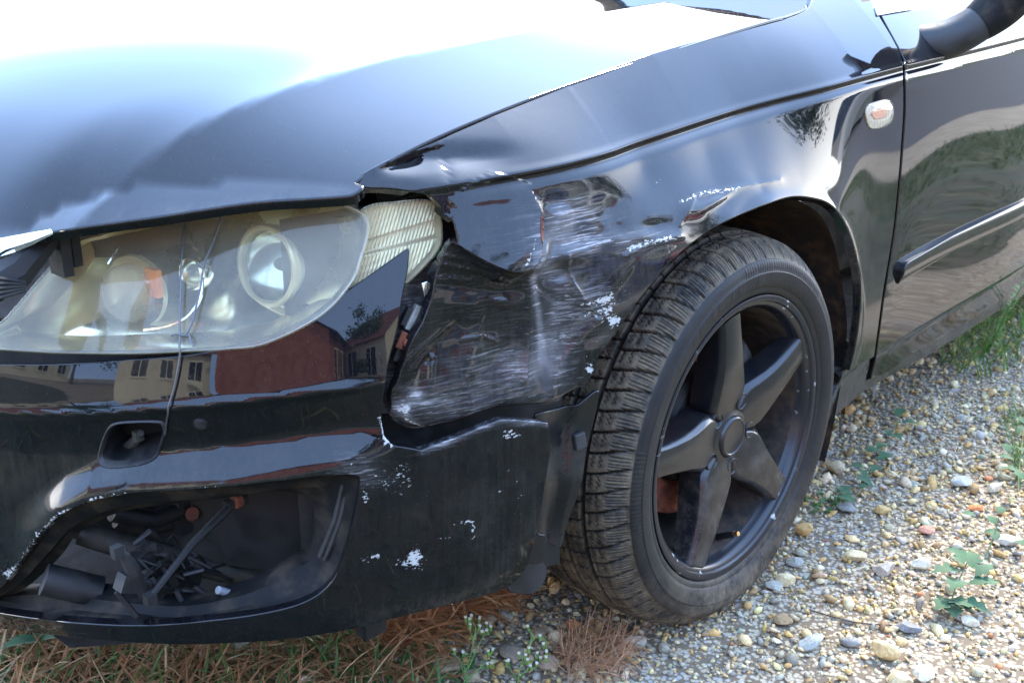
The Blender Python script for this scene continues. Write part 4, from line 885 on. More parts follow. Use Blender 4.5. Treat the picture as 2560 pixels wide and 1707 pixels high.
for k in range(5):
    al = SPO - k * R(72); dr = np.array([math.cos(al), math.sin(al)]); tn = np.array([-dr[1], dr[0]]); V = []
    for r_, h_, d_, e_ in zip(rs_, hw, dp, dep):
        prof_ = [(-1.18, d_ + e_), (-1.16, d_ + .012), (-1.14, d_ + .0075), (-.93, d_), (-.90, d_ - .0004), (.0, d_ + .0012), (.90, d_ - .0004), (.93, d_), (1.14, d_ + .0075), (1.16, d_ + .012), (1.18, d_ + e_)]
        for s, d in prof_:
            q = dr * r_ + tn * h_ * s
            V.append(wp(q[0], q[1], d))
    mm = 11; F = [(i * mm + j, i * mm + j + 1, (i + 1) * mm + j + 1, (i + 1) * mm + j) for i in range(len(rs_) - 1) for j in range(mm - 1)]
    part('spoke', (V, F), M['rim'], wh)
# hub boss with five lug recesses and the round cap
def disc_xy(r, a): return wp(r * math.cos(a), r * math.sin(a), 0)
rv('hub_boss', [(.050, .060), (.048, .036), (.044, .0295), (.0365, .0275), (.0345, .0265), (.0335, .0285)], M['rim'], 64)
rv('centre_cap', [(.0335, .0285), (.0325, .0235), (.0305, .0215), (.0285, .0212), (.0275, .0222), (.0260, .0228), (.0003, .0226)], M['rim'], 64)
rv('hub_core', [(.075, .075), (.060, .060), (.050, .048), (.0003, .046)], M['rim_in'], 40)
lug = []
for k in range(5):
    a = SPO - (k + .5) * R(72); q = (.0565 * math.cos(a), .0565 * math.sin(a))
    o = wp(*q, .0)
    v, f = revolve([(.0165, .050), (.0150, .030), (.0138, .0268), (.0125, .0262), (.0115, .0275), (.0110, .055), (.0003, .055)], o, eY, 24, eX)
    part('lug_recess', (v, f), M['rim'], wh)
    v, f = revolve([(.0085, .055), (.0085, .046), (.0072, .044), (.0003, .0435)], o, eY, 6, eX); part('lug_bolt', (v, f), M['rim_in'], wh)
# brake: disc, hat, caliper, backing plate
rv('brake_disc', [(.098, .112), (.102, .104), (.106, .101), (.149, .101), (.151, .103), (.151, .122), (.10, .122)], M['rust2'], 80)
rv('disc_hat', [(.098, .112), (.094, .088), (.085, .080), (.04, .078), (.0003, .078)], M['dark'], 48)
cal = []
for k in range(7):
    a = R(18) + k * R(9); q = (math.cos(a), math.sin(a)); cal.append((q, a))
V = []
for q, a in cal:
    for r_, d in [(.085, .125), (.085, .085), (.10, .070), (.135, .068), (.158, .078), (.165, .100), (.165, .125)]: V.append(wp(q[0] * r_, q[1] * r_, d))
F = [(i * 7 + j, i * 7 + j + 1, (i + 1) * 7 + j + 1, (i + 1) * 7 + j) for i in range(6) for j in range(6)] + [tuple(range(7)), tuple(range(42, 49))[::-1]]
bevel(part('brake_caliper', (V, F), M['grime'], wh), .004)
rv('backing_plate', [(.0003, .16), (.17, .16), (.19, .19)], M['dark'], 40)
part('drive_spindle', revolve([(.05, .12), (.05, .30), (.0003, .30)], OW, eY, 20, eX), M['dark'], wh)
# valve with a brass tip
va = wang(1845, 1328); vr = .188; vd = np.array([math.cos(va), math.sin(va)])
p0 = wp(*(vd * .196), .052); p1 = wp(*(vd * .178), .020); p2 = wp(*(vd * .1745), .013)
vv = part('valve_stem', tube([p0, p1], [.0058, .0052], 12), M['rubber_trim'], wh)
part('valve_tip', tube([p1, p2], [.0042, .0038], 12), M['brass'], wh)

# ------------------------------------------------------------------ tie wire round the lamp (hangs on the car, a thing of its own)
def wire(pts, S_, lift, r=.0011): return tube(np.vstack([on(S_, smooth(pts, 12), lift)]), [r] * len(smooth(pts, 12)), 6)
W1 = [(478, 536), (472, 552), (464, 600), (459, 680), (456, 760), (455, 838), (455, 872)]
W2 = [(565, 522), (556, 560), (534, 622), (516, 668), (508, 720), (494, 780), (490, 800), (476, 832), (466, 842), (455, 838), (446, 838), (434, 842)]
W3 = [(455, 872), (451, 905), (442, 955), (430, 1000), (422, 1030), (418, 1060), (416, 1080)]
W4 = [(468, 842), (478, 838), (484, 858), (490, 868)]
v1, v2 = wire(W1, SL, .0055), wire(W2, SL, .006); v3 = wire(W3, SB, .004); v4 = wire(W4, SL, .0055)
wo = part('tie_wire', join(v1, v2, v3, v4), M['wire'], None)
tag(wo, 'thin bent steel wire looped over the headlamp and hooked into the washer hole', 'wire')

# ------------------------------------------------------------------ ground
gm = mat('gravel_ground', rough=.95); t = gm.node_tree; b = t.nodes['Principled BSDF']; b.inputs['Specular IOR Level'].default_value = .15
vo = N(t, 'ShaderNodeTexVoronoi'); vo.inputs['Scale'].default_value = 120; cc = N(t, 'ShaderNodeTexCoord'); t.links.new(cc.outputs['Object'], vo.inputs['Vector'])
hue = N(t, 'ShaderNodeSeparateColor'); t.links.new(vo.outputs['Color'], hue.inputs[0])
c1 = mixc(t, hue.outputs[0], (.34, .265, .165), (.50, .42, .29)); c2 = mixc(t, rng_(t, hue.outputs[1], .55, .75), c1, (.33, .33, .32))
c3 = mixc(t, rng_(t, nz(t, 1.6, 6, .6), .42, .66), c2, (.42, .35, .245)); c3 = mixc(t, rng_(t, vo.outputs['Distance'], .30, .62), c3, (.16, .12, .08))
t.links.new(c3, b.inputs['Base Color']); bump(gm, vo.outputs['Distance'], -.8, .006)
asph = noisy('asphalt', (.045, .046, .048), (.065, .065, .066), 60, .8, .95, bs=.3)
sand = noisy('sandy_path', (.36, .29, .20), (.28, .22, .15), 5, .9, .95, bs=.2)
verge = noisy('verge_soil', (.030, .050, .015), (.075, .070, .03), 3.0, .9, .95, bs=.5, bd=.03)
def sheet(name, x0, x1, y0, y1, z, m_, n=(1, 1), amp=0):
    xs = np.linspace(x0, x1, n[0] + 1); ys_ = np.linspace(y0, y1, n[1] + 1); X, Y = np.meshgrid(xs, ys_, indexing='ij')
    Z = np.full_like(X, z) + amp * (np.sin(X * 2.1 + 1.3 * np.sin(Y * 1.7)) * np.cos(Y * 1.9)) 
    V = np.stack([X.ravel(), Y.ravel(), Z.ravel()], 1); k = n[1] + 1
    F = [(i * k + j, (i + 1) * k + j, (i + 1) * k + j + 1, i * k + j + 1) for i in range(n[0]) for j in range(n[1])]
    return link(name, mesh(name, V, F), m_, None, 'structure')
sheet('ground', -400, 400, -400, 400, 0, gm)
sheet('road', -200, 200, -9.5, -2.7, .010, asph)
sheet('path', -200, 200, -2.7, -1.95, .008, sand)
sheet('verge', -200, 200, -1.95, -1.15, .004, verge)
sheet('lawn', -200, 200, -40, -9.5, .006, verge)
turf = noisy('turf_soil', (.022, .034, .012), (.060, .048, .022), 4.0, .9, .95, bs=.5, bd=.03)
_tp = smooth(np.array([(-14, 9), (-3, 9), (-.9, 6), (-.66, 2.), (-.62, .35), (-.48, .10), (-.36, -.08), (-.22, -.24), (-.04, -.44), (.16, -.60), (.5, -.56), (1.2, -.42), (2.5, -.36), (9, -.36), (9, -1.12), (-9, -1.12)]), .15)  # the strip beyond the frame's lower right is added to darken the paint's reflections
_tp = _tp + rng.normal(0, .025, _tp.shape)
link('turf', mesh('turf', np.c_[_tp, np.full(len(_tp), .003)], [tuple(range(len(_tp)))[::-1]]), turf, None, 'structure')

# ------------------------------------------------------------------ loose stones
t_ = (1 + 5 ** .5) / 2
IV = np.array([(-1, t_, 0), (1, t_, 0), (-1, -t_, 0), (1, -t_, 0), (0, -1, t_), (0, 1, t_), (0, -1, -t_), (0, 1, -t_), (t_, 0, -1), (t_, 0, 1), (-t_, 0, -1), (-t_, 0, 1)]); IV /= np.linalg.norm(IV[0])
IF = np.array([(0, 11, 5), (0, 5, 1), (0, 1, 7), (0, 7, 10), (0, 10, 11), (1, 5, 9), (5, 11, 4), (11, 10, 2), (10, 7, 6), (7, 1, 8), (3, 9, 4), (3, 4, 2), (3, 2, 6), (3, 6, 8), (3, 8, 9), (4, 9, 5), (2, 4, 11), (6, 2, 10), (8, 6, 7), (9, 8, 1)])
PAL = np.array([1.02, .92, .70]) * np.array([(.52, .36, .17), (.62, .50, .31), (.66, .58, .44), (.36, .37, .37), (.29, .295, .30), (.45, .42, .34), (.30, .22, .13), (.44, .19, .11), (.70, .66, .57), (.55, .42, .24)]); PW = np.array([.13, .17, .14, .14, .08, .13, .05, .015, .07, .075]); PW /= PW.sum()
def rotm(n):
    q = rng.normal(size=(n, 4)); q /= np.linalg.norm(q, axis=1)[:, None]; a, b_, c_, d_ = q.T
    return np.stack([1 - 2 * (c_ ** 2 + d_ ** 2), 2 * (b_ * c_ - a * d_), 2 * (b_ * d_ + a * c_), 2 * (b_ * c_ + a * d_), 1 - 2 * (b_ ** 2 + d_ ** 2), 2 * (c_ * d_ - a * b_), 2 * (b_ * d_ - a * c_), 2 * (c_ * d_ + a * b_), 1 - 2 * (b_ ** 2 + c_ ** 2)], -1).reshape(n, 3, 3)
def stones(n, xy, size, squash=(.45, .8)):
    """angular pebbles: jittered icosahedra cut flat by random planes"""
    k = len(IV); V = np.broadcast_to(IV, (n, k, 3)) * rng.uniform(.72, 1.15, (n, k, 1))
    for _ in range(3):
        nv = rng.normal(size=(n, 1, 3)); nv /= np.linalg.norm(nv, axis=2)[..., None]; d = (V * nv).sum(2); h = rng.uniform(.35, .75, (n, 1))
        V = V - np.maximum(d - h, 0)[..., None] * nv
    V = V * np.stack([rng.uniform(.85, 1.3, n), rng.uniform(.6, 1.0, n), rng.uniform(*squash, n)], 1)[:, None]
    yaw = rng.uniform(0, 6.28, n); tl = rng.normal(0, .35, (n, 2)); c_, s_ = np.cos(yaw), np.sin(yaw)
    X = V[..., 0] * c_[:, None] - V[..., 1] * s_[:, None]; Y = V[..., 0] * s_[:, None] + V[..., 1] * c_[:, None]; Z = V[..., 2] + X * tl[:, :1] + Y * tl[:, 1:] * .6
    W_ = np.stack([X, Y, Z], -1) * size[:, None, None]
    W_[..., 2] -= (W_[..., 2].min(1) * rng.uniform(.35, .95, n))[:, None]
    W_[..., 0] += xy[:, :1]; W_[..., 1] += xy[:, 1:2]
    colr = PAL[rng.choice(len(PAL), n, p=PW)] * rng.uniform(.75, 1.15, (n, 1)) * rng.normal(1, .04, (n, 3))
    return W_.reshape(-1, 3), (IF[None] + (np.arange(n) * k)[:, None, None]).reshape(-1, 3), np.repeat(colr, k, 0)
def put_tint(me, C):
    a = me.color_attributes.new('tint', 'FLOAT_COLOR', 'POINT'); a.data.foreach_set('color', np.c_[np.clip(C, 0, 1), np.ones(len(C))].astype(np.float32).ravel())
def visible_xy(n, x0, x1, y0, y1, keep):
    o = np.empty((0, 2))
    while len(o) < n:
        q = np.stack([rng.uniform(x0, x1, n), rng.uniform(y0, y1, n)], 1); q = q[keep(q)]; o = np.vstack([o, q])
    return o[:n]
def inframe(q, mar=200):
    p = project(np.c_[q, np.zeros(len(q))]); return (p[:, 0] > 700) & (p[:, 0] < W0 + mar) & (p[:, 1] > -50) & (p[:, 1] < H0 + mar * 2)
sets = []
# near stones, thinning with distance; more stones where the tyre stands, bare silt patches to the right
def dens(q):
    d = np.hypot(q[:, 0] - CC[0], q[:, 1] - CC[1]); silt = np.sin(q[:, 0] * 5.1 + 2 * np.sin(q[:, 1] * 4.3)) * np.sin(q[:, 1] * 6.7 + 1.)
    return inframe(q) & (rng.random(len(q)) < np.clip(1.0 - .35 * (silt > .45), 0, 1)) & (rng.random(len(q)) < np.clip(2.2 / d, .15, 1) ** 1.2)
for n, lo, sg, mx_ in [(40000, .0034, .32, .008), (11000, .0064, .32, .013), (1500, .0112, .28, .018)]:
    q = visible_xy(n, -1.0, 4.5, -1.0, 2.0, dens); s = np.minimum(lo * np.exp(rng.normal(0, sg, n)), mx_); s *= np.clip(np.hypot(q[:, 0] - CC[0], q[:, 1] - CC[1]) / 2.2, .85, 2.2) ** .5
    sets.append(stones(n, q, s))
V = np.vstack([s[0] for s in sets]); b0 = np.cumsum([0] + [len(s[0]) for s in sets]); F = np.vstack([s[1] + o for s, o in zip(sets, b0)]); C = np.vstack([s[2] for s in sets])
me = quick_mesh('gravel', V, F); put_tint(me, C); link('gravel', me, M['stone'], None, 'stuff')

# the stones one notices, each its own object
def stone(px, py, wpx, colr, label, flat=.6, seed=0, tall=1.):
    r2 = np.random.default_rng(seed + 101); p = at(px, py, z=.008); d = np.linalg.norm(p - CC); s = wpx * d / CF / 2
    import bmesh
    bm = bmesh.new(); bmesh.ops.create_icosphere(bm, subdivisions=3, radius=1)
    V = np.array([v.co[:] for v in bm.verts])
    for _ in range(11):
        n = r2.normal(size=3); n /= np.linalg.norm(n); h = r2.uniform(.55, .86); dd = V @ n; V = V - np.maximum(dd - h, 0)[:, None] * n * .97
    V = V * np.array([1.18, r2.uniform(.72, .95), flat * tall]); a = r2.uniform(-.5, .5) - CYAW; c_, s_ = math.cos(a), math.sin(a)
    V = np.stack([V[:, 0] * c_ - V[:, 1] * s_, V[:, 0] * s_ + V[:, 1] * c_, V[:, 2] + V[:, 0] * r2.normal(0, .12)], 1) * s
    V[:, 2] -= V[:, 2].min() * .82
    V = V + r2.normal(0, .012 * s, V.shape)
    for v, q in zip(bm.verts, V): v.co = q
    me = bpy.data.meshes.new('stone'); bm.to_mesh(me); bm.free(); me.shade_smooth(); me.set_sharp_from_angle(angle=R(17)); put_tint(me, np.repeat(np.array([colr]) * (.92, .86, .72), len(V), 0) * r2.normal(1, .05, (len(V), 1)))
    o = link('stone', me, M['stone']); o.location = (p[0], p[1], .002); tag(o, label, 'stone', 'larger stones on the gravel'); return o
OC, CRM, WHT, GRY, BLU, BRN, RED = (.56, .40, .19), (.64, .54, .36), (.66, .62, .54), (.36, .36, .34), (.27, .285, .30), (.34, .25, .15), (.46, .20, .13)
for i, a in enumerate([
    (2208, 1630, 64, (.64, .47, .25), 'big pale ochre faceted stone at the bottom of the gravel', .75),
    (2302, 1408, 48, WHT, 'flat white stone left of the leafy weed', .6), (2210, 1424, 50, (.42, .38, .35), 'grey stone with a jagged pinkish edge between two weeds', .7),
    (2014, 1328, 42, (.50, .33, .15), 'tan brown stone standing right beside the tyre', .9), (1989, 1405, 40, (.33, .35, .35), 'grey wedge stone with a blue top close to the tyre', .7),
    (2405, 1205, 54, (.40, .42, .42), 'light grey angular stone on the right with a white stone beside it', .6), (2487, 1222, 34, WHT, 'small white stone right of the light grey angular one', .7),
    (2088, 1175, 46, (.40, .35, .26), 'upright greyish brown stone behind the tyre', .95), (2118, 1268, 46, BLU, 'blue grey flat stone near the creeping weed', .5),
    (2207, 1275, 36, OC, 'brownish ochre stone right of the blue grey flat one', .6), (2440, 1266, 40, (.56, .22, .09), 'thin orange brick chip on the gravel', .35),
    (2316, 1324, 34, (.50, .26, .20), 'pinkish red stone in the middle of the gravel', .6), (2140, 1390, 46, CRM, 'cream stone with a rounded top left of the white flat stone', .65),
    (1930, 1465, 52, GRY, 'long grey stone lying lengthwise near the tyre', .5), (1962, 1452, 48, CRM, 'pale cream stone beside the long grey one', .6),
    (2030, 1605, 64, (.36, .38, .38), 'slate grey slab at the bottom near the twig', .5), (1960, 1548, 44, BRN, 'brown triangular stone left of the twig', .6),
    (2125, 1602, 44, (.24, .24, .25), 'dark grey diamond shaped stone below the twig', .55), (2272, 1566, 54, (.20, .21, .24), 'dark slate stone at the end of the twig', .4),
    (2310, 1690, 56, WHT, 'white stone at the bottom edge of the picture', .7), (2250, 1702, 60, CRM, 'cream stone at the bottom edge left of the white one', .6),
    (2420, 1550, 44, WHT, 'whitish stone below the leafy weed', .5), (2520, 1350, 60, (.47, .46, .42), 'flat grey slab at the right edge', .35),
    (1585, 1608, 62, (.42, .40, .36), 'grey white stone below the tyre beside the dry roots', .6), (1430, 1560, 40, (.46, .20, .10), 'reddish brown stone in front of the tyre', .6),
    (1225, 1548, 46, (.40, .33, .23), 'rounded brown stone among the dry grass under the bumper', .7), (600, 1616, 66, (.36, .34, .26), 'pale stone peeping out under the bumper lip', .6),
    (1120, 1665, 66, (.34, .27, .19), 'large brown stone beside the flowering weed', .6), (1095, 1610, 46, (.40, .34, .24), 'round tan stone at the edge of the dry grass', .8),
    (1280, 1630, 60, (.28, .24, .20), 'dark brown stone between the two flowering weeds', .5), (1180, 1690, 50, (.42, .36, .28), 'wedge shaped pale stone under the flowering weed', .6),
    (1375, 1655, 56, (.40, .31, .24), 'pinkish brown stone behind the drooping green weed', .5), (1345, 1580, 44, (.33, .27, .19), 'brown flat stone near the mud flap', .5)]):
    stone(a[0], a[1], a[2], a[3], a[4], a[5], i)

# twig
tw = part('twig', tube(np.array([at(px, py, z=z) for px, py, z in smooth([(2027, 1525, .006), (2090, 1543, .010), (2155, 1557, .008), (2240, 1562, .006)], 9)]), .0011, 6), M['twig'], None)
tag(tw, 'thin dark twig lying on the gravel', 'twig')

# ------------------------------------------------------------------ grass, dry stalks, weeds
def blades(P0, L, wd, lean, az, colr, curl=.6, seg=4, flat=None):
    """ribbons with a fold: (n,) arrays"""
    n = len(P0); V = np.empty((n, seg + 1, 2, 3)); s = np.linspace(0, 1, seg + 1)
    d = np.stack([np.cos(az), np.sin(az), 0 * az], -1); sd = np.stack([-np.sin(az), np.cos(az), 0 * az], -1)
    ang = lean[:, None] + curl[:, None] * s[None]          # from vertical
    dx = np.cumsum(np.sin(ang), 1) / (seg + 1) * L[:, None]; dz = np.cumsum(np.cos(ang), 1) / (seg + 1) * L[:, None]
    dx -= dx[:, :1]; dz -= dz[:, :1]
    c = P0[:, None, :] + dx[..., None] * d[:, None] + dz[..., None] * np.array([0, 0, 1.]); c[..., 2] = np.maximum(c[..., 2], .003 + .012 * s * ((np.arange(n) % 7) / 7.)[:, None])
    wv = wd[:, None] * (1 - s[None] ** 2.2) + .0002
    V[:, :, 0] = c - wv[..., None] * sd[:, None]; V[:, :, 1] = c + wv[..., None] * sd[:, None] + np.array([0, 0, 1.]) * wv[..., None] * .5
    k = (seg + 1) * 2; base = (np.arange(n) * k)[:, None]; i = np.arange(seg)[None] * 2 + base
    F = np.stack([i, i + 1, i + 3, i + 2], -1).reshape(-1, 4)
    return V.reshape(-1, 3), F, np.repeat(colr, k, 0)
def bl(name, groups, kind='stuff'):
    V = np.vstack([g[0] for g in groups]); o = np.cumsum([0] + [len(g[0]) for g in groups]); F = np.vstack([g[1] + q for g, q in zip(groups, o)])
    me = quick_mesh(name, V, F); put_tint(me, np.vstack([g[2] for g in groups])); me.shade_smooth(); return link(name, me, M['blade'], None, kind)
def ground_pts(n, poly_px):
    P = np.array([at(*q, z=0)[:2] for q in poly_px]); lo, hi = P.min(0), P.max(0); o = np.empty((0, 2))
    while len(o) < n:
        q = rng.uniform(lo, hi, (n * 2, 2)); o = np.vstack([o, q[in_poly(q, P)]])
    return np.c_[o[:n], np.zeros(n)]
def colv(n, a, b): k = rng.random((n, 1)); return np.array(a) * (1 - k) + np.array(b) * k
LEFT = [(-150, 1500), (500, 1560), (900, 1530), (1060, 1560), (1010, 1620), (930, 1800), (-200, 1850)]
n = 950; g = ground_pts(n, LEFT)
gb = [blades(g, rng.uniform(.03, .13, n), rng.uniform(.0010, .0022, n), rng.uniform(.4, 1.35, n), rng.uniform(0, 6.28, n), colv(n, (.045, .11, .022), (.11, .21, .05)), rng.uniform(.1, 1.2, n))]
n = 260; g = ground_pts(n, [(880, 1560), (1110, 1600), (1250, 1800), (600, 1850), (600, 1640)])
gb.append(blades(g, rng.uniform(.03, .11, n), rng.uniform(.001, .0022, n), rng.uniform(.3, 1.2, n), rng.uniform(0, 6.28, n), colv(n, (.05, .14, .035), (.12, .24, .07)), rng.uniform(.1, 1., n)))
n = 500; g = ground_pts(n, [(2330, 905), (2560, 700), (2700, 640), (2700, 860), (2450, 960)]); gb.append(blades(g, rng.uniform(.04, .2, n), rng.uniform(.0012, .0025, n), rng.uniform(0., .7, n), rng.uniform(0, 6.28, n), colv(n, (.05, .14, .02), (.16, .26, .05)), rng.uniform(.1, .9, n)))
n = 380; g = ground_pts(n, [(2500, 1050), (2640, 1000), (2700, 1250), (2540, 1230)]); gb.append(blades(g, rng.uniform(.02, .10, n), rng.uniform(.001, .002, n), rng.uniform(0.1, .9, n), rng.uniform(0, 6.28, n), colv(n, (.05, .13, .03), (.14, .22, .06)), rng.uniform(.1, .9, n)))
n = 70; g = ground_pts(n, [(2010, 1240), (2110, 1225), (2110, 1280), (2020, 1290)]); gb.append(blades(g, rng.uniform(.01, .035, n), rng.uniform(.0015, .003, n), rng.uniform(.5, 1.3, n), rng.uniform(0, 6.28, n), colv(n, (.07, .15, .05), (.12, .22, .07)), rng.uniform(.1, .5, n)))
bl('grass', gb)
DRY = [(700, 1570), (1000, 1530), (1250, 1475), (1300, 1520), (1190, 1545), (1110, 1600), (1080, 1720), (950, 1850), (-200, 1850), (-150, 1560)]
n = 2600; g = ground_pts(n, DRY); g[:, 2] = rng.uniform(.001, .02, n)
db = [blades(g, rng.uniform(.03, .12, n), rng.uniform(.0007, .0019, n), rng.uniform(.9, 1.55, n), rng.uniform(0, 6.28, n), colv(n, (.34, .15, .06), (.46, .26, .12)), rng.uniform(-.3, 1.3, n), 6)]
n = 420; g = ground_pts(n, [(950, 1545), (1250, 1480), (1270, 1510), (1120, 1580), (1080, 1640), (960, 1640)]); g[:, 2] = rng.uniform(.004, .035, n)
db.append(blades(g, rng.uniform(.05, .16, n), rng.uniform(.0011, .0026, n), rng.uniform(.8, 1.5, n), rng.uniform(0, 6.28, n), colv(n, (.42, .17, .065), (.56, .28, .12)), rng.uniform(-.2, 1.9, n), 7))
n = 110; g = ground_pts(n, LEFT); db.append(blades(g, rng.uniform(.06, .16, n), rng.uniform(.0008, .0016, n), rng.uniform(.3, 1.1, n), rng.uniform(0, 6.28, n), colv(n, (.50, .34, .18), (.60, .45, .28)), rng.uniform(.2, 1.4, n), 6))
bl('dry_grass', db)
n = 420; c_ = at(1480, 1650, z=0); aa_ = rng.uniform(0, 6.28, n); rr = .055 * np.sqrt(rng.random(n)); g = np.c_[c_[0] + rr * np.cos(aa_) * 1.3, c_[1] + rr * np.sin(aa_), rng.uniform(.002, .022, n)]
dr_ = bl('dry_roots', [blades(g, rng.uniform(.03, .085, n), rng.uniform(.0004, .0008, n), rng.uniform(.9, 1.6, n), rng.uniform(0, 6.28, n), colv(n, (.42, .20, .10), (.55, .33, .18)), rng.uniform(-1., 1.6, n), 6)], None)
tag(dr_, 'tangled clump of thin reddish dry roots on the gravel before the tyre', 'roots')

def leaf(base, dirv, L, Wd, up=.25, lobes=0, cup=.2):
    d = np.asarray(dirv, float); d = d / np.linalg.norm(d); s = np.cross(d, [0, 0, 1.]); s /= np.linalg.norm(s) + 1e-9; nrm = np.cross(s, d); V = []; F = []
    st = np.linspace(0, 1, 11)
    for i, k in enumerate(st):
        w_ = Wd * (math.sin(math.pi * min(1, k ** .75)) + .02) * (1 + (.35 * math.cos(k * lobes * 6.28) if lobes else 0))
        c_ = np.asarray(base) + d * L * k + np.array([0, 0, 1.]) * L * (up * k - (up + .15) * k * k)
        V += [c_ - s * w_ + nrm * w_ * cup, c_, c_ + s * w_ + nrm * w_ * cup]
    for i in range(10):
        a = i * 3; F += [(a, a + 1, a + 4, a + 3), (a + 1, a + 2, a + 5, a + 4)]
    return V, F
def ang3(az, el): return np.array([math.cos(az) * math.cos(el), math.sin(az) * math.cos(el), math.sin(el)])
def weed(label, stems, leaves, lm, cat='weed', group=None):
    p = np.asarray(stems[0][0]); root = empty('weed', (p[0], p[1], 0)); tag(root, label, cat, group); o = np.array([p[0], p[1], 0])
    for s in stems:
        q = smooth(np.asarray(s) - o, .006) ; part('stem', tube(q, np.linspace(.0016, .0008, len(q)), 6), M['stem'], root)
    for l in leaves:
        V, F = leaf(np.asarray(l[0]) - o, *l[1:]); part('leaf', (V, F), lm, root)
    return root
def gp(px, py, z=0.): return at(px, py, z=z)
rw = random.Random(5)
# leafy weed with lobed leaves
s0, s1, s2 = gp(2372, 1545), gp(2385, 1480, .03), gp(2420, 1400, .07)
lv = []
for px, py, z, az, L, wd in [(2400, 1425, .06, 2.5, .055, .013), (2420, 1400, .07, 1.4, .045, .012), (2430, 1420, .065, .4, .05, .014), (2440, 1440, .06, -.3, .045, .012), (2400, 1450, .05, 3.2, .05, .016), (2420, 1460, .05, -1.0, .05, .012), (2450, 1460, .045, -.4, .05, .012), (2380, 1500, .03, 2.9, .045, .016), (2370, 1500, .03, -1.8, .04, .015), (2375, 1510, .02, -2.6, .045, .016), (2390, 1520, .02, -.8, .045, .016), (2400, 1500, .03, -1.4, .05, .014), (2410, 1410, .075, .9, .035, .009)]:
    lv.append((gp(px, py, z), ang3(az, rw.uniform(-.1, .35)), L, wd, .2, 3))
weed('bushy weed with dark lobed leaves on the lower right gravel', [[s0, s1, s2]], lv, M['leaf'])
# creeping weed behind the tyre
cp = [(2125, 1255), (2165, 1205), (2200, 1145), (2225, 1095), (2245, 1045), (2250, 1015)]
lv = [(gp(px, py, .03), ang3(rw.uniform(0, 6.28), rw.uniform(0, .4)), rw.uniform(.028, .045), rw.uniform(.009, .014), .2, 2) for px, py in [(2130, 1240), (2135, 1255), (2120, 1235), (2165, 1190), (2180, 1215), (2175, 1180), (2195, 1150), (2160, 1170), (2222, 1090), (2228, 1085), (2215, 1110), (2245, 1040), (2255, 1055), (2250, 1020), (2170, 1130), (2150, 1220)]]
weed('creeping weed with scattered bluish leaves behind the tyre', [[gp(px, py, .012) for px, py in cp]], lv, M['leaf'])
lv = [(gp(px, py, .02 + .01 * rw.random()), ang3(rw.uniform(0, 6.28), .3), .028, .009, .2, 0) for px, py in [(2485, 1310), (2460, 1330), (2500, 1285), (2490, 1350), (2540, 1350), (2440, 1290)]]
weed('sparse weed with a long thin stem near the right edge', [[gp(2460, 1400), gp(2485, 1340, .03), gp(2498, 1290, .06)]], lv, M['leaf'])
lv = [(gp(px, py, .05), ang3(rw.uniform(0, 6.28), .3), .035, .010, .2, 2) for px, py in [(2540, 1080), (2555, 1120), (2535, 1150), (2550, 1180), (2565, 1060), (2520, 1130), (2560, 1200)]]
weed('green weed cut off by the right edge of the picture', [[gp(2545, 1230), gp(2550, 1150, .04), gp(2560, 1070, .08)]], lv, M['leaf'])
# two flowering weeds at the bottom
def flowering(label, x0, y0, stems, tips, droop=False):
    b0 = gp(x0, y0); root = empty('flowering_weed', (b0[0], b0[1], 0)); tag(root, label, 'weed'); o = np.array([b0[0], b0[1], 0])
    dirv = lambda px, py, k: at(px, py, x=None, y=None, z=k)
    for s in stems:
        q = smooth(np.array([gp(px, py, z) for px, py, z in s]) - o, .005); part('stem', tube(q, np.linspace(.0012, .0007, len(q)), 6), M['leaf2'], root)
    for px, py, z in tips:
        c_ = gp(px, py, z) - o; dv = np.array([rw.uniform(-.3, .3), rw.uniform(-.3, .3), 1.]); dv /= np.linalg.norm(dv)
        h = part('flower_bud', tube([c_, c_ + dv * .004, c_ + dv * .008], [.0014, .0024, .0020], 8), M['leaf2'], root)
        part('flower_tip', tube([c_ + dv * .008, c_ + dv * .0105], [.0021, .0026], 8), M['petal'], h)
    return root
M['petal'] = mat('petal', (.72, .70, .55), .7)
flowering('flowering weed with upright pale buds beside the dry grass', 1150, 1760, [[(1150, 1760, 0), (1165, 1680, .02), (1182, 1606, .05), (1172, 1570, .062), (1165, 1558, .066)], [(1182, 1606, .05), (1190, 1570, .065), (1178, 1548, .07)], [(1182, 1606, .05), (1195, 1575, .06), (1198, 1556, .066)], [(1170, 1670, .025), (1200, 1605, .05), (1220, 1572, .06)], [(1160, 1700, .02), (1200, 1668, .03), (1228, 1634, .035)], [(1160, 1690, .02), (1150, 1650, .03), (1138, 1636, .035)], [(1155, 1720, .01), (1195, 1672, .02), (1234, 1668, .025)]],
          [(1166, 1556, .066), (1178, 1547, .07), (1172, 1560, .066), (1198, 1555, .066), (1218, 1570, .06), (1227, 1577, .06), (1222, 1586, .056), (1208, 1588, .055), (1228, 1634, .035), (1222, 1640, .033), (1137, 1636, .035), (1160, 1640, .035), (1234, 1668, .025), (1220, 1670, .022), (1175, 1574, .06), (1197, 1577, .06)])
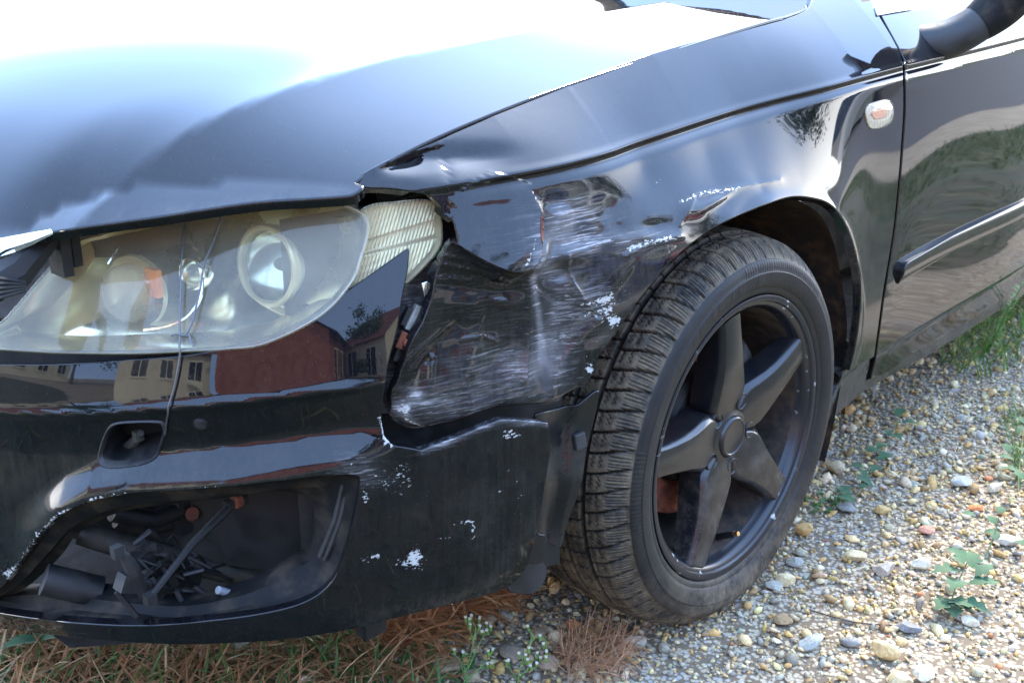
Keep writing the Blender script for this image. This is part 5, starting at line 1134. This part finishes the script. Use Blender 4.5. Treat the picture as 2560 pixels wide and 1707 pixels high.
flowering('drooping green weed with many small buds left of the dry roots', 1290, 1760, [[(1290, 1760, 0), (1300, 1670, .03), (1325, 1610, .06), (1345, 1588, .07), (1362, 1596, .068), (1368, 1630, .05), (1366, 1655, .04)], [(1325, 1610, .06), (1330, 1585, .07), (1322, 1575, .074)], [(1305, 1660, .03), (1335, 1650, .035), (1345, 1644, .036)], [(1300, 1690, .02), (1325, 1668, .03), (1338, 1670, .03)], [(1297, 1700, .02), (1280, 1680, .02), (1272, 1662, .03)]],
          [(1345, 1644, .036), (1350, 1655, .033), (1340, 1668, .03), (1330, 1676, .027), (1312, 1650, .04), (1318, 1660, .036), (1272, 1660, .03), (1268, 1666, .028), (1300, 1645, .042), (1322, 1632, .05), (1366, 1655, .04), (1368, 1640, .045), (1360, 1620, .055), (1350, 1602, .063), (1323, 1577, .074)])
# feathery plant by the sill
fe = []; b0 = gp(2470, 885); root = empty('feathery_weed', (b0[0], b0[1], 0)); tag(root, 'tall feathery green weed growing beside the sill at the right edge', 'weed'); o = np.array([b0[0], b0[1], 0])
for px, py, z in [(2395, 850, .05), (2420, 830, .08), (2450, 815, .12), (2475, 790, .15), (2510, 770, .18), (2540, 740, .24), (2555, 715, .27), (2430, 880, .03), (2500, 840, .08)]:
    q = smooth(np.array([b0, (b0 + gp(px, py, z)) / 2 + (0, 0, .015), gp(px, py, z)]) - o, .01); part('stem', tube(q, np.linspace(.0014, .0006, len(q)), 5), M['leaf2'], root)
    vf = []
    for i in range(2, len(q)):
        for s in (-1, 1):
            az = rw.uniform(0, 6.28); vf.append(leaf(q[i], ang3(az, .4), .022, .0014, .3))
    part('leaf', join(*vf), M['leaf2'], root)
# broad leaf under the bumper lip
weed('broad green leaves under the bumper lip at the left', [[gp(110, 1640), gp(105, 1600, .03)]], [(gp(100, 1600, .03), ang3(2.6, .1), .06, .014, .2), (gp(105, 1598, .03), ang3(-.6, .2), .07, .015, .2), (gp(100, 1605, .02), ang3(.9, .3), .05, .012, .2)], M['leaf'])

# ------------------------------------------------------------------ what the paint mirrors: houses, hedge, trees and parked cars across the road
wall_c = noisy('cream_render', (.62, .58, .44), (.54, .50, .38), 1.2, .85, .95, bs=0)
wall_r = noisy('red_brick', (.26, .08, .05), (.34, .13, .09), 3, .85, .95, bs=0)
rooft = noisy('roof_tiles', (.22, .075, .045), (.15, .06, .045), 6, .8, .9, bs=0)
winm = mat('house_window', (.02, .025, .03), .05)
def house(x, y, w_, d_, h_, rh, wm, label, rz=0, face=1):
    e = empty('house', (x, y, 0)); e.rotation_euler.z = rz; tag(e, label, 'house')
    a, b_ = w_ / 2, d_ / 2
    part('wall', ([(-a, -b_, 0), (a, -b_, 0), (a, b_, 0), (-a, b_, 0), (-a, -b_, h_), (a, -b_, h_), (a, b_, h_), (-a, b_, h_), (-a, 0, h_ + rh), (a, 0, h_ + rh)], [(0, 1, 5, 4), (2, 3, 7, 6), (1, 2, 6, 9, 5), (3, 0, 4, 8, 7)]), wm, e, sm=False)
    part('roof', join(([(-a - .4, -b_ - .5, h_ - .25), (a + .4, -b_ - .5, h_ - .25), (a + .4, 0, h_ + rh + .1), (-a - .4, 0, h_ + rh + .1), (-a - .4, b_ + .5, h_ - .25), (a + .4, b_ + .5, h_ - .25)], [(0, 1, 2, 3), (3, 2, 5, 4)])), rooft, e, sm=False)
    for k in range(max(2, int(w_ / 2.6))):
        for lv_ in range(2 if h_ > 4.5 else 1):
            xx = -a + 1.3 + k * 2.6
            for s in (-1, 1):
                part('window', join(box((xx, s * (b_ + .02), 1.5 + lv_ * 2.7), (1.1, .06, 1.3))), winm, e, sm=False)
                part('frame', join(box((xx, s * (b_ + .03), 2.2 + lv_ * 2.7), (1.3, .08, .1)), box((xx, s * (b_ + .03), .8 + lv_ * 2.7), (1.3, .1, .1)), box((xx, s * (b_ + .05), 1.5 + lv_ * 2.7), (.06, .05, 1.3))), M['petal'], e, sm=False)
    return e
house(-13, -11, 9, 7, 3.2, 2.6, wall_r, 'dark red brick house with a tiled gable roof across the road', R(62))
house(-7.5, -17, 6, 6, 3.0, 2.4, wall_c, 'small cream rendered house beside the red brick one', R(20))
house(-19, -1.5, 8, 7, 3.0, 2.6, wall_c, 'pale low house standing beyond the front of the car', R(88))
house(0.5, -21, 9, 8, 3.4, 2.8, wall_r, 'long red brick house behind the hedge', R(8))
house(12, -22, 12, 8, 5.4, 3.0, wall_c, 'two storey cream house behind the parked cars', R(-4))
house(-26, 14, 9, 8, 4.2, 3.0, wall_c, 'cream house behind the bonnet to the far left', R(40))
leafm = noisy('crown_leaves', (.025, .06, .016), (.06, .12, .03), 2, .8, .9, bs=0)
bark = noisy('bark', (.08, .06, .045), (.13, .10, .075), 20, .9, .95, bs=.3)
def tree(x, y, h_, cr_, label, seed):
    r3 = np.random.default_rng(seed); e = empty('tree', (x, y, 0)); tag(e, label, 'tree', 'trees around the yard')
    part('trunk', join(tube([(0, 0, 0), (.05, .02, h_ * .3), (0, .1, h_ * .6)], [.16, .12, .06], 10), tube([(.03, .02, h_ * .3), (.6, .2, h_ * .55)], [.08, .03], 8), tube([(.03, .02, h_ * .35), (-.5, -.3, h_ * .6)], [.08, .03], 8)), bark, e)
    n = 3200; c_ = r3.normal(size=(26, 3)) * (cr_ * .5, cr_ * .5, h_ * .2) + (0, 0, h_ * .66); k = r3.integers(0, 26, n); P = c_[k] + r3.normal(size=(n, 3)) * cr_ * .2
    a = r3.normal(size=(n, 3)); a /= np.linalg.norm(a, axis=1)[:, None]; b_ = np.cross(a, r3.normal(size=(n, 3))); b_ /= np.linalg.norm(b_, axis=1)[:, None]; s = r3.uniform(.08, .18, (n, 1))
    V = np.stack([P - a * s, P + b_ * s * .6, P + a * s, P - b_ * s * .6], 1).reshape(-1, 3)
    me = quick_mesh('crown', V, np.arange(n * 4).reshape(-1, 4)); link('crown', me, leafm, e)
for i, (x, y, h_, c_, lb) in enumerate([(-8.5, -15.5, 5.2, 1.8, 'round leafy tree beside the cream gabled house'), (3.5, -16.5, 6.5, 2.2, 'broad tree right of the red brick house'), (-21, 6, 6.0, 2.2, 'tree at the end of the yard beyond the bonnet'), (21, -17, 7.5, 2.6, 'tall tree past the two storey house'), (-30, 22, 8.0, 3.0, 'far tree behind the cream house on the left')]): tree(x, y, h_, c_, lb, i)
hd_ = np.random.default_rng(9); n = 5200; P = np.stack([hd_.uniform(-9.5, -3.5, n), -14.3 + hd_.normal(0, .28, n), hd_.uniform(0, 1.0, n) ** .8 * 1.35], 1); a = hd_.normal(size=(n, 3)); a /= np.linalg.norm(a, axis=1)[:, None]; b_ = np.cross(a, hd_.normal(size=(n, 3))); b_ /= np.linalg.norm(b_, axis=1)[:, None]; s = hd_.uniform(.05, .11, (n, 1))
he = empty('hedge', (-6.5, -14.3, 0)); tag(he, 'clipped green hedge in front of the red brick house', 'hedge'); part('trunk', join(*[tube([(k, 0, 0), (k + .03, .02, .7)], [.03, .015], 6) for k in np.linspace(-2.8, 2.8, 12)]), bark, he)
o_ = link('foliage', quick_mesh('foliage', np.stack([P - a * s, P + b_ * s * .6, P + a * s, P - b_ * s * .6], 1).reshape(-1, 3) - np.array([-6.5, -14.3, 0]), np.arange(n * 4).reshape(-1, 4)), leafm, he)
n = 9000; g = np.stack([rng.uniform(-9, 9, n), rng.uniform(-1.9, -1.2, n), np.zeros(n)], 1)
n2 = 14000; g2 = np.stack([rng.uniform(-4, 4, n2), rng.uniform(-1.12, 3.5, n2), np.zeros(n2)], 1); g2 = g2[in_poly(g2[:, :2], _tp)]; pq = project(g2); g2 = g2[~((pq[:, 0] > -100) & (pq[:, 0] < 2600) & (pq[:, 1] < 1900) & ((g2 - CC) @ FW > 0)) & (np.hypot(g2[:, 0] - CC[0], g2[:, 1] - CC[1]) > .25)]; n2 = len(g2)
bl('verge_grass', [blades(g2, rng.uniform(.04, .12, n2), rng.uniform(.002, .004, n2), rng.uniform(.1, 1.1, n2), rng.uniform(0, 6.28, n2), colv(n2, (.04, .10, .02), (.16, .15, .06)), rng.uniform(.1, .9, n2), 3), blades(g, rng.uniform(.05, .16, n), rng.uniform(.002, .005, n), rng.uniform(.1, .9, n), rng.uniform(0, 6.28, n), colv(n, (.045, .09, .018), (.14, .16, .05)), rng.uniform(.1, .9, n), 3)])
def parked(x, y, colr, label):
    e = empty('parked_car', (x, y, 0)); tag(e, label, 'car', 'cars parked along the road'); pm = mat('parked_paint', colr, .15, Coat_Weight=.8)
    pr_ = [(-2.1, .35), (-2.15, .62), (-1.95, .80), (-1.1, .92), (1.5, .95), (2.1, .88), (2.15, .40)]
    body_rows = [[(px_, s * .86, pz) for px_, pz in pr_] for s in (-1, 1)]
    V = body_rows[0] + body_rows[1]; k = len(pr_); F = [(i, i + 1, k + i + 1, k + i) for i in range(k - 1)] + [tuple(range(k))[::-1], tuple(range(k, 2 * k)), (0, k, 2 * k - 1, k - 1)]
    part('body', (V, F), pm, e, sm=False)
    ca_ = [(-1.0, .93), (-.35, 1.38), (.9, 1.42), (1.7, .95)]; V = [(a_, -.74 + .1 * (z_ > 1), z_) for a_, z_ in ca_] + [(a_, .74 - .1 * (z_ > 1), z_) for a_, z_ in ca_]
    part('glasshouse', (V, [(0, 1, 5, 4), (2, 3, 7, 6), (3, 2, 1, 0), (4, 5, 6, 7)]), winm, e, sm=False); part('roof', box((.27, 0, 1.41), (1.2, 1.24, .05)), pm, e, sm=False)
    for wx in (-1.35, 1.35):
        for s in (-1, 1): part('wheel', tube([(wx, s * .70, .31), (wx, s * .88, .31)], [.31, .31], 20), M['rubber_trim'], e)
parked(3.4, -7.6, (.04, .07, .20), 'dark blue car parked across the road')
parked(8.6, -7.6, (.35, .03, .03), 'red car parked across the road')
parked(14.0, -7.7, (.30, .32, .34), 'silver car parked farthest along the road')
